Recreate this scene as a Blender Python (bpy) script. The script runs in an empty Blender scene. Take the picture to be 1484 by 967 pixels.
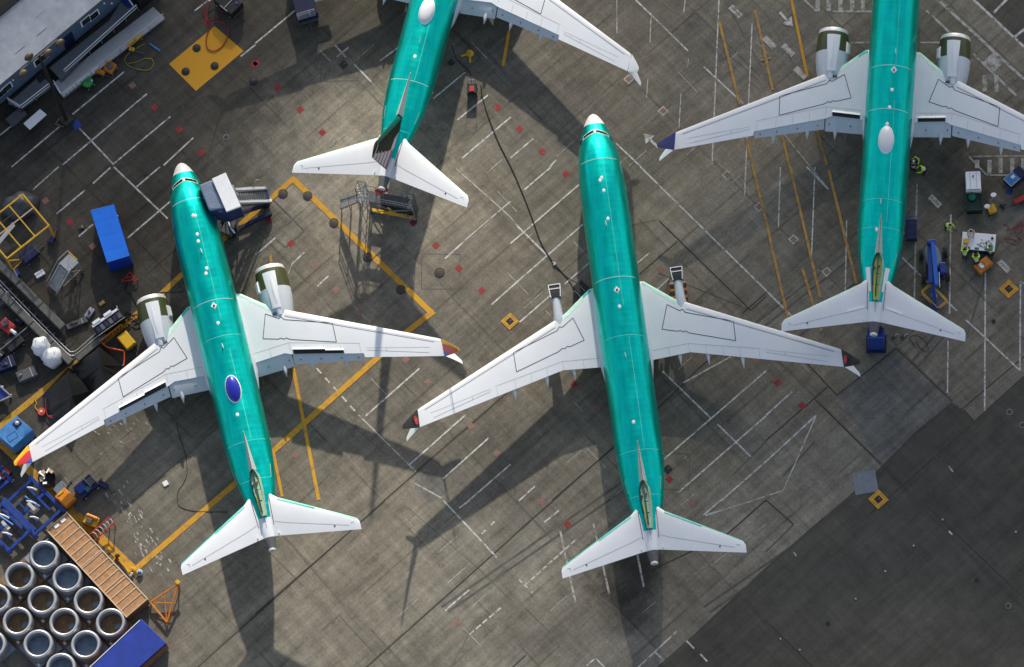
import bpy, bmesh, math, random
from mathutils import Vector, Matrix
random.seed(7)
R = math.radians
C = bpy.context.scene.collection
sc = bpy.context.scene
# ------------------------------------------------------------------ camera
CH, FPX, TILT, ROLL = math.exp(6.02340327), math.exp(8.98318794), 0.33449201, -0.23218156
fw = Vector((0, math.sin(TILT), -math.cos(TILT)))
u0 = Vector((0, math.cos(TILT), math.sin(TILT)))
rt = math.cos(ROLL)*Vector((1, 0, 0)) + math.sin(ROLL)*u0
up = -math.sin(ROLL)*Vector((1, 0, 0)) + math.cos(ROLL)*u0
CP = Vector((0, 0, CH))
cd = bpy.data.cameras.new('camera'); cam = bpy.data.objects.new('camera', cd); C.objects.link(cam)
cd.sensor_width = 36; cd.lens = FPX/1484*36; cd.clip_end = 6000; cd.clip_start = 1
m = Matrix((rt, up, -fw)).transposed().to_4x4(); m.translation = CP
cam.matrix_world = m; sc.camera = cam
# ------------------------------------------------------------------ light
SH = Vector((-0.57, -2.08))                 # horizontal travel of a shadow per metre of height
SD = Vector((SH.x, SH.y, -1)).normalized()  # direction the sunlight travels
ELEV = math.atan2(1, SH.length); AZ = math.atan2(-SH.x, -SH.y)   # azimuth from +Y towards +X
w = bpy.data.worlds.new('World'); sc.world = w; w.use_nodes = True
nt = w.node_tree; bg = nt.nodes['Background']
sky = nt.nodes.new('ShaderNodeTexSky'); sky.sky_type = 'NISHITA'; sky.sun_disc = False
sky.sun_elevation = ELEV; sky.sun_rotation = AZ; sky.air_density = 1.0; sky.dust_density = 1.5; sky.ozone_density = 1.0
hs = nt.nodes.new('ShaderNodeHueSaturation'); hs.inputs['Saturation'].default_value = .72; nt.links.new(sky.outputs[0], hs.inputs['Color'])
nt.links.new(hs.outputs[0], bg.inputs[0]); bg.inputs[1].default_value = 0.13
sd = bpy.data.lights.new('sun', 'SUN'); sd.energy = 4.6; sd.angle = R(0.9); sd.color = (1.0, 0.92, 0.78)
so = bpy.data.objects.new('sun', sd); C.objects.link(so); so.rotation_euler = SD.to_track_quat('-Z', 'Y').to_euler()
so.location = (0, 300, 120)
sc.view_settings.view_transform = 'Standard'; sc.view_settings.look = 'None'
sc.view_settings.exposure = 0.25; sc.view_settings.gamma = 1
sc.render.engine = 'CYCLES'

# ------------------------------------------------------------------ pixel -> point
def P(u, v, z=0.0):
    d = fw + rt*((u-742)/FPX) - up*((v-483.5)/FPX)
    q = CP + d*((z-CH)/d.z)
    return Vector((q.x, q.y, z))
def onwall(u, v, p0, n):
    d = fw + rt*((u-742)/FPX) - up*((v-483.5)/FPX)
    return CP + d*((p0-CP).dot(n)/d.dot(n))

# ------------------------------------------------------------------ materials
MATS = {}
def mat(name, col, rough=0.6, metal=0.0, var=0.0, vscale=3.0, coat=0.0, bump=0.0, stretch=(1, 1, 1)):
    if name in MATS: return MATS[name]
    m = bpy.data.materials.new(name); m.use_nodes = True; n = m.node_tree.nodes; l = m.node_tree.links
    b = n['Principled BSDF']; b.inputs['Roughness'].default_value = rough; b.inputs['Metallic'].default_value = metal
    b.inputs['Base Color'].default_value = (*col, 1)
    if coat: b.inputs['Coat Weight'].default_value = coat
    if var or bump:
        tc = n.new('ShaderNodeTexCoord'); mp = n.new('ShaderNodeMapping'); mp.inputs['Scale'].default_value = stretch
        l.new(tc.outputs['Object'], mp.inputs[0])
        no = n.new('ShaderNodeTexNoise'); no.inputs['Scale'].default_value = vscale; no.inputs['Detail'].default_value = 6
        no.inputs['Roughness'].default_value = 0.65
        l.new(mp.outputs[0], no.inputs['Vector'])
        if var:
            cr = n.new('ShaderNodeValToRGB')
            cr.color_ramp.elements[0].position = .3; cr.color_ramp.elements[1].position = .7
            cr.color_ramp.elements[0].color = (*[max(0, c*(1-var)) for c in col], 1)
            cr.color_ramp.elements[1].color = (*[min(1, c*(1+var)) for c in col], 1)
            l.new(no.outputs['Fac'], cr.inputs[0]); l.new(cr.outputs[0], b.inputs['Base Color'])
        if bump:
            bp = n.new('ShaderNodeBump'); bp.inputs['Strength'].default_value = bump; bp.inputs['Distance'].default_value = .05
            l.new(no.outputs['Fac'], bp.inputs['Height']); l.new(bp.outputs[0], b.inputs['Normal'])
    MATS[name] = m; return m

def ground_mat(name, cols, kind):
    """concrete / asphalt with slab tint, streaks along both slab directions and blotches"""
    m = bpy.data.materials.new(name); m.use_nodes = True; n = m.node_tree.nodes; l = m.node_tree.links
    b = n['Principled BSDF']; b.inputs['Roughness'].default_value = .8; b.inputs['Specular IOR Level'].default_value = .3
    tc = n.new('ShaderNodeTexCoord')
    mp = n.new('ShaderNodeMapping'); mp.vector_type = 'TEXTURE'; mp.inputs['Rotation'].default_value = (0, 0, R(29.3))
    l.new(tc.outputs['Object'], mp.inputs[0])
    def noise(scale, sx=1, sy=1, det=6, rough=.6, off=0):
        q = n.new('ShaderNodeMapping'); q.inputs['Scale'].default_value = (sx, sy, 1); q.inputs['Location'].default_value = (off, off*.7, 0)
        l.new(mp.outputs[0], q.inputs[0])
        t = n.new('ShaderNodeTexNoise'); t.inputs['Scale'].default_value = scale; t.inputs['Detail'].default_value = det
        t.inputs['Roughness'].default_value = rough; l.new(q.outputs[0], t.inputs['Vector']); return t.outputs['Fac']
    def math_(op, a, b_=None, c=None, clamp=False):
        t = n.new('ShaderNodeMath'); t.operation = op; t.use_clamp = clamp
        for i, x in enumerate((a, b_, c)):
            if x is None: continue
            if isinstance(x, (int, float)): t.inputs[i].default_value = x
            else: l.new(x, t.inputs[i])
        return t.outputs[0]
    def rng(x, a, b_, lo, hi):
        t = n.new('ShaderNodeMapRange'); l.new(x, t.inputs[0])
        for i, y in enumerate((a, b_, lo, hi)): t.inputs[i+1].default_value = y
        return t.outputs[0]
    # slab cells
    sx = n.new('ShaderNodeSeparateXYZ'); l.new(mp.outputs[0], sx.inputs[0])
    cw, chh, ox, oy = (7.65, 4.56, .1, -1.5) if kind == 'c' else (15.3, 8.2, .1, 1.0)
    gx = math_('DIVIDE', math_('ADD', sx.outputs[0], -84.2+ox), cw); gy = math_('DIVIDE', math_('ADD', sx.outputs[1], -121.7), chh)
    cb = n.new('ShaderNodeCombineXYZ'); l.new(math_('FLOOR', gx), cb.inputs[0]); l.new(math_('FLOOR', gy), cb.inputs[1])
    wn = n.new('ShaderNodeTexWhiteNoise'); wn.noise_dimensions = '2D'; l.new(cb.outputs[0], wn.inputs['Vector'])
    # joint lines
    def edge(g, wid):
        f = math_('ABSOLUTE', math_('SUBTRACT', math_('FRACT', math_('ADD', g, .5)), .5))
        return math_('LESS_THAN', f, wid)
    big = noise(.045, det=3, rough=.5); mid = noise(.35, det=5, off=13); fine = noise(5, det=5, rough=.7, off=5)
    st1 = noise(1.1, .12, 1.6, 5, .65, 3); st2 = noise(1.3, 1.5, .10, 5, .65, 41); blot = noise(.9, det=5, rough=.62, off=91)
    dots = noise(9, det=2, rough=.5, off=33)
    a = [0.24, 0.42, 0.46, 0.62, .60, .40] if kind == 'c' else [.22, .34, .45, .45, .40, .30]
    v = rng(wn.outputs['Value'], 0, 1, 1-a[0]*.5, 1+a[0]*.5)
    for fac, amp in ((big, a[1]), (mid, a[2]), (st1, a[3]), (st2, a[3]*.7), (fine, a[4]), (blot, a[5])):
        v = math_('MULTIPLY', v, rng(fac, .25, .75, 1-amp*.5, 1+amp*.5))
    v = math_('MULTIPLY', v, rng(dots, .68, .74, 1, .72))
    jn = math_('MAXIMUM', edge(gx, .012), edge(gy, .02))
    jfade = rng(mid, .42, .55, 0, .30 if kind == 'c' else .18)
    v = math_('MULTIPLY', v, math_('SUBTRACT', 1, math_('MULTIPLY', jn, jfade)))
    # colour: warm/cool shift by large noise
    mix = n.new('ShaderNodeMix'); mix.data_type = 'RGBA'
    mix.inputs['A'].default_value = (*cols[0], 1); mix.inputs['B'].default_value = (*cols[1], 1)
    l.new(rng(noise(.07, det=4, off=77), .38, .62, 0, 1), mix.inputs['Factor'])
    # dark oil stains
    stn = rng(noise(.28, det=6, rough=.7, off=202), .60, .74, 1, .5 if kind == 'c' else .75)
    v = math_('MULTIPLY', v, stn)
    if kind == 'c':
        # upper-left shade darkened into the colour, over dirtier concrete
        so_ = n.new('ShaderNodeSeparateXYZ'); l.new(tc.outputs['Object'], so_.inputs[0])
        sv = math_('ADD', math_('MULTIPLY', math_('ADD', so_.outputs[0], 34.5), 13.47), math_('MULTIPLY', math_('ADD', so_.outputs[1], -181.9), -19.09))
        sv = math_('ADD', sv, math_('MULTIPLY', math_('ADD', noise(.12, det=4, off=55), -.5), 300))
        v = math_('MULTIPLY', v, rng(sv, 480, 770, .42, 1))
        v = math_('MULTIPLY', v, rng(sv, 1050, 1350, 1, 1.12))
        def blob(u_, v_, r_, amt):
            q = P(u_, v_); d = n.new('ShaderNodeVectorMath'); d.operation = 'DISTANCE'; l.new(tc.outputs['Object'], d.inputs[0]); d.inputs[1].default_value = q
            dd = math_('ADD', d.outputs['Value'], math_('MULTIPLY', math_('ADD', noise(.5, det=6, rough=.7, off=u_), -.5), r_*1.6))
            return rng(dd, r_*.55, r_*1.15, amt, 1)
        for bl in ((908, 838, 3.1, .34), (930, 800, 2.2, .6), (905, 890, 2.2, .62), (790, 820, 3.2, 1.22), (1090, 800, 3.0, 1.18), (1060, 740, 2.5, 1.15), (660, 870, 5, 1.14), (505, 222, 8.0, 1.9), (640, 330, 5, 1.22), (430, 900, 6, 1.16), (250, 720, 5, 1.1), (1010, 620, 4, .8), (1225, 300, 4.5, .72), (160, 470, 7, .6), (60, 590, 7, .6), (235, 330, 5, .62), (60, 130, 7, .6), (1400, 270, 3.6, .62), (700, 680, 5, .88)):  # soft patches painting in lit spots and shadows, along with stains and wear
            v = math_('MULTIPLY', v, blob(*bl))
    mul = n.new('ShaderNodeVectorMath'); mul.operation = 'SCALE'; l.new(mix.outputs['Result'], mul.inputs[0]); l.new(v, mul.inputs['Scale'])
    l.new(mul.outputs[0], b.inputs['Base Color'])
    bp = n.new('ShaderNodeBump'); bp.inputs['Strength'].default_value = .25; bp.inputs['Distance'].default_value = .02
    l.new(fine, bp.inputs['Height']); l.new(bp.outputs[0], b.inputs['Normal'])
    return m

def paint_mat(name, col, wear=.5, scale=3.0, under=(0.13, .12, .10)):
    """worn paint: colour breaks up to show the surface under it"""
    m = bpy.data.materials.new(name); m.use_nodes = True; n = m.node_tree.nodes; l = m.node_tree.links
    b = n['Principled BSDF']; b.inputs['Roughness'].default_value = .75
    tc = n.new('ShaderNodeTexCoord'); t = n.new('ShaderNodeTexNoise'); t.inputs['Scale'].default_value = scale
    t.inputs['Detail'].default_value = 8; t.inputs['Roughness'].default_value = .75; l.new(tc.outputs['Object'], t.inputs['Vector'])
    cr = n.new('ShaderNodeValToRGB'); cr.color_ramp.elements[0].position = max(0, wear-.07); cr.color_ramp.elements[1].position = min(1, wear+.07)
    cr.color_ramp.elements[0].color = (*under, 1); cr.color_ramp.elements[1].color = (*col, 1)
    l.new(t.outputs['Fac'], cr.inputs[0]); l.new(cr.outputs[0], b.inputs['Base Color']); return m

M = dict(
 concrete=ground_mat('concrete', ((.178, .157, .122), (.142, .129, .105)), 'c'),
 asphalt=ground_mat('asphalt', ((.082, .075, .062), (.066, .062, .052)), 'a'),
 patch=ground_mat('repair_slab', ((.135, .128, .112), (.112, .108, .098)), 'c'),
 tar=mat('joint_tar', (.035, .033, .03), .8, var=.5, vscale=1.5),
 crease=mat('old_seam', (.10, .095, .085), .85, var=.35, vscale=1.2),
 wline=paint_mat('white_line_paint', (.62, .61, .58), .47, 2.6, (.2, .19, .17)),
 wfaint=paint_mat('faded_white_paint', (.50, .48, .44), .47, 2.0, (.17, .16, .14)),
 yline=paint_mat('yellow_line_paint', (.60, .30, .015), .43, 1.3, (.30, .19, .06)),
 yfaint=paint_mat('faded_yellow_paint', (.46, .25, .05), .47, 2.0, (.20, .15, .09)),
 redp=paint_mat('red_mark_paint', (.27, .018, .022), .40, 4.0, (.26, .12, .10)),
 redf=paint_mat('faded_red_paint', (.30, .07, .055), .52, 5.0, (.2, .17, .14)),
 ypatch=paint_mat('yellow_patch_paint', (.66, .31, .01), .33, .7, (.38, .22, .05)),
 green=None, white=mat('wing_grey_white', (.74, .765, .80), .40, var=.035, vscale=.5, coat=.15),
 slat=mat('bare_slat_white', (.86, .86, .86), .30, var=.03, vscale=.8, coat=.3),
 mint=mat('mint_primer', (.52, .80, .66), .45, var=.2, vscale=1.2),
 teal=mat('teal_edge', (.03, .50, .42), .4, var=.2, vscale=2),
 flap=mat('flap_grey', (.60, .64, .69), .42, var=.06, vscale=1.2),
 lineb=mat('black_sealant', (.03, .03, .032), .6),
 linef=mat('grey_sealant', (.36, .37, .39), .6),
 dgrey=mat('dark_grey', (.10, .10, .11), .5, var=.2, vscale=4),
 lgrey=mat('light_grey', (.50, .51, .53), .5, var=.08, vscale=3),
 dorsal=mat('dorsal_grey', (.50, .49, .48), .45, var=.08, vscale=2),
 olive=mat('olive_cowl', (.060, .068, .018), .42, var=.15, vscale=1.5, coat=.2),
 ring=mat('polished_lip', (.86, .85, .83), .32, .35),
 black=mat('black', (.012, .012, .013), .55, var=.3, vscale=4),
 glass=mat('dark_glass', (.008, .010, .012), .12, coat=.5),
 film=mat('pale_film', (.45, .74, .68), .45), seamc=mat('seam_teal', (.12, .74, .66), .45, .3),
 wfilm=mat('white_film', (.86, .87, .87), .5),
 primer=mat('yellow_green_primer', (.42, .48, .16), .55, var=.3, vscale=1.3),
 pgreen=mat('pale_green_primer', (.40, .56, .40), .5, var=.2, vscale=2.0),
 dgreen=mat('dark_green_edge', (.005, .10, .075), .35, .3),
 radome=mat('nose_grey_white', (.70, .68, .66), .5, var=.04, vscale=1.5),
 blue=mat('container_blue', (.008, .17, .78), .40, var=.12, vscale=.8),
 tarpblue=mat('deep_blue_tarp', (.008, .035, .30), .5, var=.2, vscale=.9, bump=.3),
 bluep=mat('blue_paint', (.010, .045, .26), .4, var=.25, vscale=2),
 lblue=mat('light_blue_paint', (.06, .22, .52), .45, var=.25, vscale=2),
 navy=mat('navy', (.006, .010, .06), .5, var=.3, vscale=2),
 yel=mat('yellow_paint', (.66, .38, .02), .45, var=.2, vscale=2),
 org=mat('orange_paint', (.62, .20, .015), .45, var=.25, vscale=2),
 red=mat('red_paint', (.45, .03, .025), .45, var=.25, vscale=2),
 redhose=mat('red_rubber', (.34, .02, .025), .5),
 orhose=mat('orange_rubber', (.8, .12, .03), .5),
 yhose=mat('yellow_rubber', (.30, .26, .03), .5),
 alu=mat('aluminium', (.52, .52, .53), .4, .7, var=.12, vscale=3),
 steel=mat('galvanised', (.36, .37, .38), .45, .6, var=.25, vscale=3),
 wood=mat('crate_wood', (.40, .21, .095), .75, var=.32, vscale=3.5, stretch=(1, 1, 1)),
 slatw=mat('crate_batten', (.58, .42, .28), .75, var=.15, vscale=4),
 palw=mat('pallet_wood', (.24, .15, .075), .8, var=.4, vscale=2.2),
 palg=mat('pallet_grey', (.27, .29, .34), .6, var=.25, vscale=2.2),
 sheetb=mat('grey_blue_sheet', (.20, .27, .36), .5, var=.3, vscale=3.0, bump=.2),
 tyre=mat('tyre', (.015, .015, .015), .8),
 tarp=mat('black_tarpaulin', (.014, .014, .016), .38, var=.3, vscale=1.4, bump=.8),
 canopy=mat('blue_grey_fabric', (.17, .22, .32), .7, var=.15, vscale=2.5, bump=1.0),
 cwhite=mat('canopy_white', (.80, .81, .83), .6, var=.05, vscale=1.5),
 roofw=mat('trailer_roof_white', (.50, .51, .53), .7, var=.2, vscale=.8, stretch=(1, 1, 1)),
 wallb=mat('trailer_wall_blue', (.085, .13, .20), .6, var=.12, vscale=1.0),
 deck=mat('porch_deck', (.13, .14, .16), .7, var=.15, vscale=1.0),
 plastic=mat('white_plastic', (.80, .81, .83), .3, var=.05, vscale=4, bump=.8),
 beam=mat('weathered_beam', (.125, .122, .11), .8, var=.35, vscale=2.2),
 tape=mat('protective_white', (.84, .84, .86), .6, var=.02, vscale=2),
 hivis=mat('hi_vis', (.45, .85, .03), .6, var=.15, vscale=8),
 trous=mat('dark_trousers', (.015, .018, .03), .8), skin=mat('skin', (.42, .24, .16), .6),
 hair=mat('dark_hair', (.02, .013, .01), .7), hat=mat('white_hat', (.75, .75, .74), .4),
 vgreen=mat('green_machine', (.02, .32, .06), .45, var=.2, vscale=3),
 lampb=mat('lamp_bronze', (.10, .075, .045), .5, .3, var=.2, vscale=4),
 iron=mat('cast_iron', (.055, .045, .038), .7, .1, var=.4, vscale=7),
 puffm=mat('shade_puff_white', (.9, .9, .9), 1.0),
)
def green_mat():
    m = bpy.data.materials.new('green_protective_coat'); m.use_nodes = True; n = m.node_tree.nodes; l = m.node_tree.links
    b = n['Principled BSDF']; b.inputs['Metallic'].default_value = .88; b.inputs['Roughness'].default_value = .36
    tc = n.new('ShaderNodeTexCoord')
    br = n.new('ShaderNodeTexBrick'); mp = n.new('ShaderNodeMapping')
    br.inputs['Scale'].default_value = 1; br.inputs['Brick Width'].default_value = 4.2; br.inputs['Row Height'].default_value = .95
    br.inputs['Mortar Size'].default_value = .012; br.inputs['Mortar Smooth'].default_value = .3
    br.inputs['Color1'].default_value = (.0, .64, .535, 1); br.inputs['Color2'].default_value = (.0, .69, .575, 1)
    br.inputs['Mortar'].default_value = (.02, .72, .65, 1)
    l.new(tc.outputs['Object'], mp.inputs[0]); l.new(mp.outputs[0], br.inputs['Vector'])
    no = n.new('ShaderNodeTexNoise'); mq = n.new('ShaderNodeMapping'); mq.inputs['Scale'].default_value = (.25, 1.6, 1)
    l.new(tc.outputs['Object'], mq.inputs[0]); l.new(mq.outputs[0], no.inputs['Vector']); no.inputs['Scale'].default_value = 1.6; no.inputs['Detail'].default_value = 6
    mr = n.new('ShaderNodeMapRange'); mr.inputs[1].default_value = .3; mr.inputs[2].default_value = .7; mr.inputs[3].default_value = .84; mr.inputs[4].default_value = 1.12
    l.new(no.outputs['Fac'], mr.inputs[0])
    s = n.new('ShaderNodeVectorMath'); s.operation = 'SCALE'; l.new(br.outputs['Color'], s.inputs[0]); l.new(mr.outputs[0], s.inputs['Scale'])
    l.new(s.outputs[0], b.inputs['Base Color'])
    n2 = n.new('ShaderNodeTexNoise'); n2.inputs['Scale'].default_value = .9; n2.inputs['Detail'].default_value = 5
    l.new(tc.outputs['Object'], n2.inputs['Vector'])
    m2 = n.new('ShaderNodeMapRange'); m2.inputs[1].default_value = .3; m2.inputs[2].default_value = .7; m2.inputs[3].default_value = .29; m2.inputs[4].default_value = .42
    l.new(n2.outputs['Fac'], m2.inputs[0]); l.new(m2.outputs[0], b.inputs['Roughness'])
    w = n.new('ShaderNodeTexWave'); w.bands_direction = 'X'; w.inputs['Scale'].default_value = .62; w.inputs['Distortion'].default_value = 0
    l.new(tc.outputs['Object'], w.inputs['Vector'])
    bp = n.new('ShaderNodeBump'); bp.inputs['Strength'].default_value = .12; bp.inputs['Distance'].default_value = .02
    l.new(w.outputs['Fac'], bp.inputs['Height']); l.new(bp.outputs[0], b.inputs['Normal'])
    return m
M['green'] = green_mat()

# ------------------------------------------------------------------ builders
class MB:
    def __init__(s): s.v = []; s.f = []
    def add(s, vs, fs):
        o = len(s.v); s.v += [Vector(x) for x in vs]; s.f += [tuple(i+o for i in f) for f in fs]; return s
    def box(s, c, size, rz=0, rx=0, ry=0):
        hx, hy, hz = [x/2 for x in size]
        Rm = Matrix.Rotation(rz, 3, 'Z') @ Matrix.Rotation(ry, 3, 'Y') @ Matrix.Rotation(rx, 3, 'X'); c = Vector(c)
        vs = [c + Rm @ Vector((sx*hx, sy*hy, sz*hz)) for sx, sy, sz in ((-1,-1,-1),(1,-1,-1),(1,1,-1),(-1,1,-1),(-1,-1,1),(1,-1,1),(1,1,1),(-1,1,1))]
        return s.add(vs, [(0,3,2,1),(4,5,6,7),(0,1,5,4),(1,2,6,5),(2,3,7,6),(3,0,4,7)])
    def bar(s, a, b, wd, h=None):
        """square bar from a to b"""
        a = Vector(a); b = Vector(b); h = h or wd; d = (b-a).normalized()
        q = Vector((0, 0, 1)) if abs(d.z) < .95 else Vector((1, 0, 0))
        x = d.cross(q).normalized()*wd/2; y = x.cross(d).normalized()*h/2
        vs = [a-x-y, a+x-y, a+x+y, a-x+y, b-x-y, b+x-y, b+x+y, b-x+y]
        return s.add(vs, [(0,3,2,1),(4,5,6,7),(0,1,5,4),(1,2,6,5),(2,3,7,6),(3,0,4,7)])
    def cyl(s, a, b, r, r2=None, n=14, cap=True):
        a = Vector(a); b = Vector(b); r2 = r if r2 is None else r2; d = (b-a).normalized()
        q = Vector((0, 0, 1)) if abs(d.z) < .95 else Vector((1, 0, 0))
        x = d.cross(q).normalized(); y = d.cross(x).normalized(); vs = []
        for c, rr in ((a, r), (b, r2)):
            vs += [c + x*rr*math.cos(t*2*math.pi/n) + y*rr*math.sin(t*2*math.pi/n) for t in range(n)]
        fs = [(i, (i+1) % n, n+(i+1) % n, n+i) for i in range(n)]
        if cap: fs += [tuple(range(n))[::-1], tuple(range(n, 2*n))]
        return s.add(vs, fs)
    def tube(s, pts, r, n=8, closed=False, smooth=6):
        pts = [Vector(p) for p in pts]
        if smooth and len(pts) > 2:
            q = []; N = len(pts); rngN = N if closed else N-1
            for i in range(rngN):
                p0 = pts[(i-1) % N] if closed or i else pts[0]; p1 = pts[i]; p2 = pts[(i+1) % N]
                p3 = pts[(i+2) % N] if closed or i+2 < N else pts[-1]
                for k in range(smooth):
                    t = k/smooth
                    q.append(.5*((2*p1)+(-p0+p2)*t+(2*p0-5*p1+4*p2-p3)*t*t+(-p0+3*p1-3*p2+p3)*t**3))
            if not closed: q.append(pts[-1])
            pts = q
        rings = []; N = len(pts)
        for i, p in enumerate(pts):
            d = (pts[(i+1) % N] if (closed or i < N-1) else p) - (pts[i-1] if (closed or i) else p)
            d.normalize(); ref = Vector((0, 0, 1)) if abs(d.z) < .9 else Vector((1, 0, 0))
            x = d.cross(ref).normalized(); y = x.cross(d).normalized()
            rings.append([p + x*r*math.cos(t*2*math.pi/n) + y*r*math.sin(t*2*math.pi/n) for t in range(n)])
        return s.loft(rings, closed)
    def loft(s, rings, closed=False, caps=True):
        n = len(rings[0]); vs = [v for r in rings for v in r]; fs = []
        N = len(rings)
        for j in range(N if closed else N-1):
            a = j*n; b = ((j+1) % N)*n
            fs += [(a+i, a+(i+1) % n, b+(i+1) % n, b+i) for i in range(n)]
        if caps and not closed: fs += [tuple(range(n))[::-1], tuple(range((N-1)*n, N*n))]
        return s.add(vs, fs)
    def prism(s, pts, z0, z1=None):
        """pts: points; extruded to z0 below (vertical sides)"""
        n = len(pts)
        if z1 is not None: top = [Vector((p[0], p[1], z1)) for p in pts]
        else: top = [Vector(p) for p in pts]
        bot = [Vector((p[0], p[1], z0)) for p in pts]
        area = sum(top[i].x*top[(i+1) % n].y-top[(i+1) % n].x*top[i].y for i in range(n))
        if area < 0: top.reverse(); bot.reverse()
        return s.add(top+bot, [tuple(range(n)), tuple(range(n, 2*n))[::-1]] + [(i, n+i, n+(i+1) % n, (i+1) % n) for i in range(n)])
    def sheet(s, pts, z=None):
        pts = [Vector(p) if z is None else Vector((p[0], p[1], z)) for p in pts]; n = len(pts)
        area = sum(pts[i].x*pts[(i+1) % n].y-pts[(i+1) % n].x*pts[i].y for i in range(n))
        if area < 0: pts.reverse()
        return s.add(pts, [tuple(range(n))])
    def strip(s, a, b, wd, z):
        a = Vector((a[0], a[1], 0)); b = Vector((b[0], b[1], 0)); d = (b-a).normalized(); x = Vector((-d.y, d.x, 0))*wd/2
        return s.sheet([a-x, b-x, b+x, a+x], z)
    def lathe(s, prof, c=(0, 0, 0), n=40, sx=1, sy=1, axis='Z'):
        rings = []; c = Vector(c)
        for r, z in prof:
            ring = []
            for i in range(n):
                t = i*2*math.pi/n; x, y = r*sx*math.cos(t), r*sy*math.sin(t)
                ring.append(c + (Vector((x, y, z)) if axis == 'Z' else Vector((z, x, y))))
            rings.append(ring)
        return s.loft(rings)
    def ball(s, c, r, n=12, m_=8, sz=1.0):
        c = Vector(c); rings = []
        for j in range(1, m_):
            p = math.pi*j/m_
            rings.append([c+Vector((r*math.sin(p)*math.cos(2*math.pi*i/n), r*math.sin(p)*math.sin(2*math.pi*i/n), r*sz*math.cos(p))) for i in range(n)])
        return s.loft(rings)
    def build(s, name, m, parent=None, smooth=False, loc=None, bevel=0, auto=None):
        org = Vector((0, 0, 0)) if loc is None else Vector(loc)
        me = bpy.data.meshes.new(name); me.from_pydata([v-org for v in s.v], [], s.f)
        bm = bmesh.new(); bm.from_mesh(me); bmesh.ops.recalc_face_normals(bm, faces=bm.faces); bm.to_mesh(me); bm.free()
        me.materials.append(M[m] if isinstance(m, str) else m)
        if smooth:
            for p in me.polygons: p.use_smooth = True
            if auto:
                me.set_sharp_from_angle(angle=R(auto))
        o = bpy.data.objects.new(name, me); C.objects.link(o); o.location = org
        if parent: o.parent = parent
        if bevel:
            b = o.modifiers.new('bevel', 'BEVEL'); b.width = bevel; b.segments = 2; b.limit_method = 'ANGLE'
        return o
def flat_up(o):      # sheets must face up
    me = o.data
    bm = bmesh.new(); bm.from_mesh(me)
    for f in bm.faces:
        if f.normal.z < 0: f.normal_flip()
    bm.to_mesh(me); bm.free(); return o
def tag(o, label, cat, group=None):
    o['label'] = label; o['category'] = cat
    if group: o['group'] = group
    return o
def struct(o): o['kind'] = 'structure'; return o
def thing(name, label, cat, loc=(0, 0, 0), rz=0, group=None):
    o = bpy.data.objects.new(name, None); C.objects.link(o); o.location = loc; o.rotation_euler = (0, 0, rz); o.empty_display_size = .3
    return tag(o, label, cat, group)
class Th:
    """a thing whose parts are given in world coordinates"""
    def __init__(s, name, label, cat, base, group=None):
        s.o = thing(name, label, cat, base, 0, group); s.b = Vector(base)
    def part(s, name, mb, m, smooth=False, bevel=0, auto=None, parent=None, label=None):
        mb.v = [v-s.b for v in mb.v]
        o = mb.build(name, m, parent or s.o, smooth, None, bevel, auto)
        if label: o['label'] = label
        return o
def copy_tree(o, parent=None):
    c = o.copy(); C.objects.link(c)
    if parent: c.parent = parent
    for ch in list(o.children): copy_tree(ch, c)
    return c
def dirpx(u, v, du, dv, z=0):
    d = P(u+du, v+dv, z)-P(u, v, z); return math.atan2(d.y, d.x)
# ------------------------------------------------------------------ ground
S = 2500
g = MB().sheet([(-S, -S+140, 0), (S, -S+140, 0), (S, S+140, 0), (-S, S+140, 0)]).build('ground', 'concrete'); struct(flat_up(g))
def psheet(name, pix, m, z):
    return struct(flat_up(MB().sheet([P(a, b, 0) for a, b in pix], z).build(name, m)))
psheet('asphalt_taxiway', [(963,957),(1003,922),(1110,822),(1184,758),(1223,725),(1270,683),(1325,628),(1379,583),(1397,596),(1412,611),(1484,545),(1700,360),(2300,700),(1900,1500),(700,1500),(500,1370)], 'asphalt', .004)
psheet('repair_patch', [(1213,573),(1299,505),(1380,582),(1276,671)], 'patch', .004)
psheet('repair_patch', [(603,690),(618,683),(640,700),(645,716),(622,730),(600,708)], 'patch', .004)
psheet('car_park', [(1405,-6),(1484,68),(1560,134),(1800,-100),(1500,-260)], 'asphalt', .004)
def lines(name, segs, wd, m, z=.008):
    mb = MB()
    for s in segs:
        a, b = P(s[0], s[1]), P(s[2], s[3])
        mb.strip(a, b, s[4] if len(s) > 4 else wd, z)
    # keep crossing strips of one mesh off the same plane
    k = 0
    for i in range(0, len(mb.v), 4):
        for j in range(4): mb.v[i+j].z += (k % 5)*.0012
        k += 1
    return struct(flat_up(mb.build(name, m)))
def dash(x0, y0, x1, y1, n, duty=.6):
    return [(x0+(x1-x0)*i/n, y0+(y1-y0)*i/n, x0+(x1-x0)*(i+duty)/n, y0+(y1-y0)*(i+duty)/n) for i in range(n)]
def jit(segs, n=3):
    return segs
lines('pavement_joints', [
 (250,1000,558,725),(556,726,603,685),(603,684,812,502),(500,995,740,781),(740,780,888,649),(953,592,1025,523),(700,1005,762,950),(870,862,1053,775),
 (1053,775,1110,725),(1110,639,1199,561),(1213,573,1299,505),(1299,505,1380,582),(1168,525,1213,573),(1181,579,1276,672),(1110,725,1150,760),
 (1412,612,1310,702),(1310,702,1253,752),(1393,594,1484,517),(1484,517,1640,380),(1412,611,1484,545,.08),(1334,725,1500,882),(1110,900,1200,988),(1397,594,1412,611),
 (954,396,1088,450,.05),(955,320,1088,450),(982,350,924,400),(1088,450,1110,430),(1075,455,1110,425),(800,725,890,648),(558,726,370,890)],
 .10, 'tar', .006)
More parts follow.
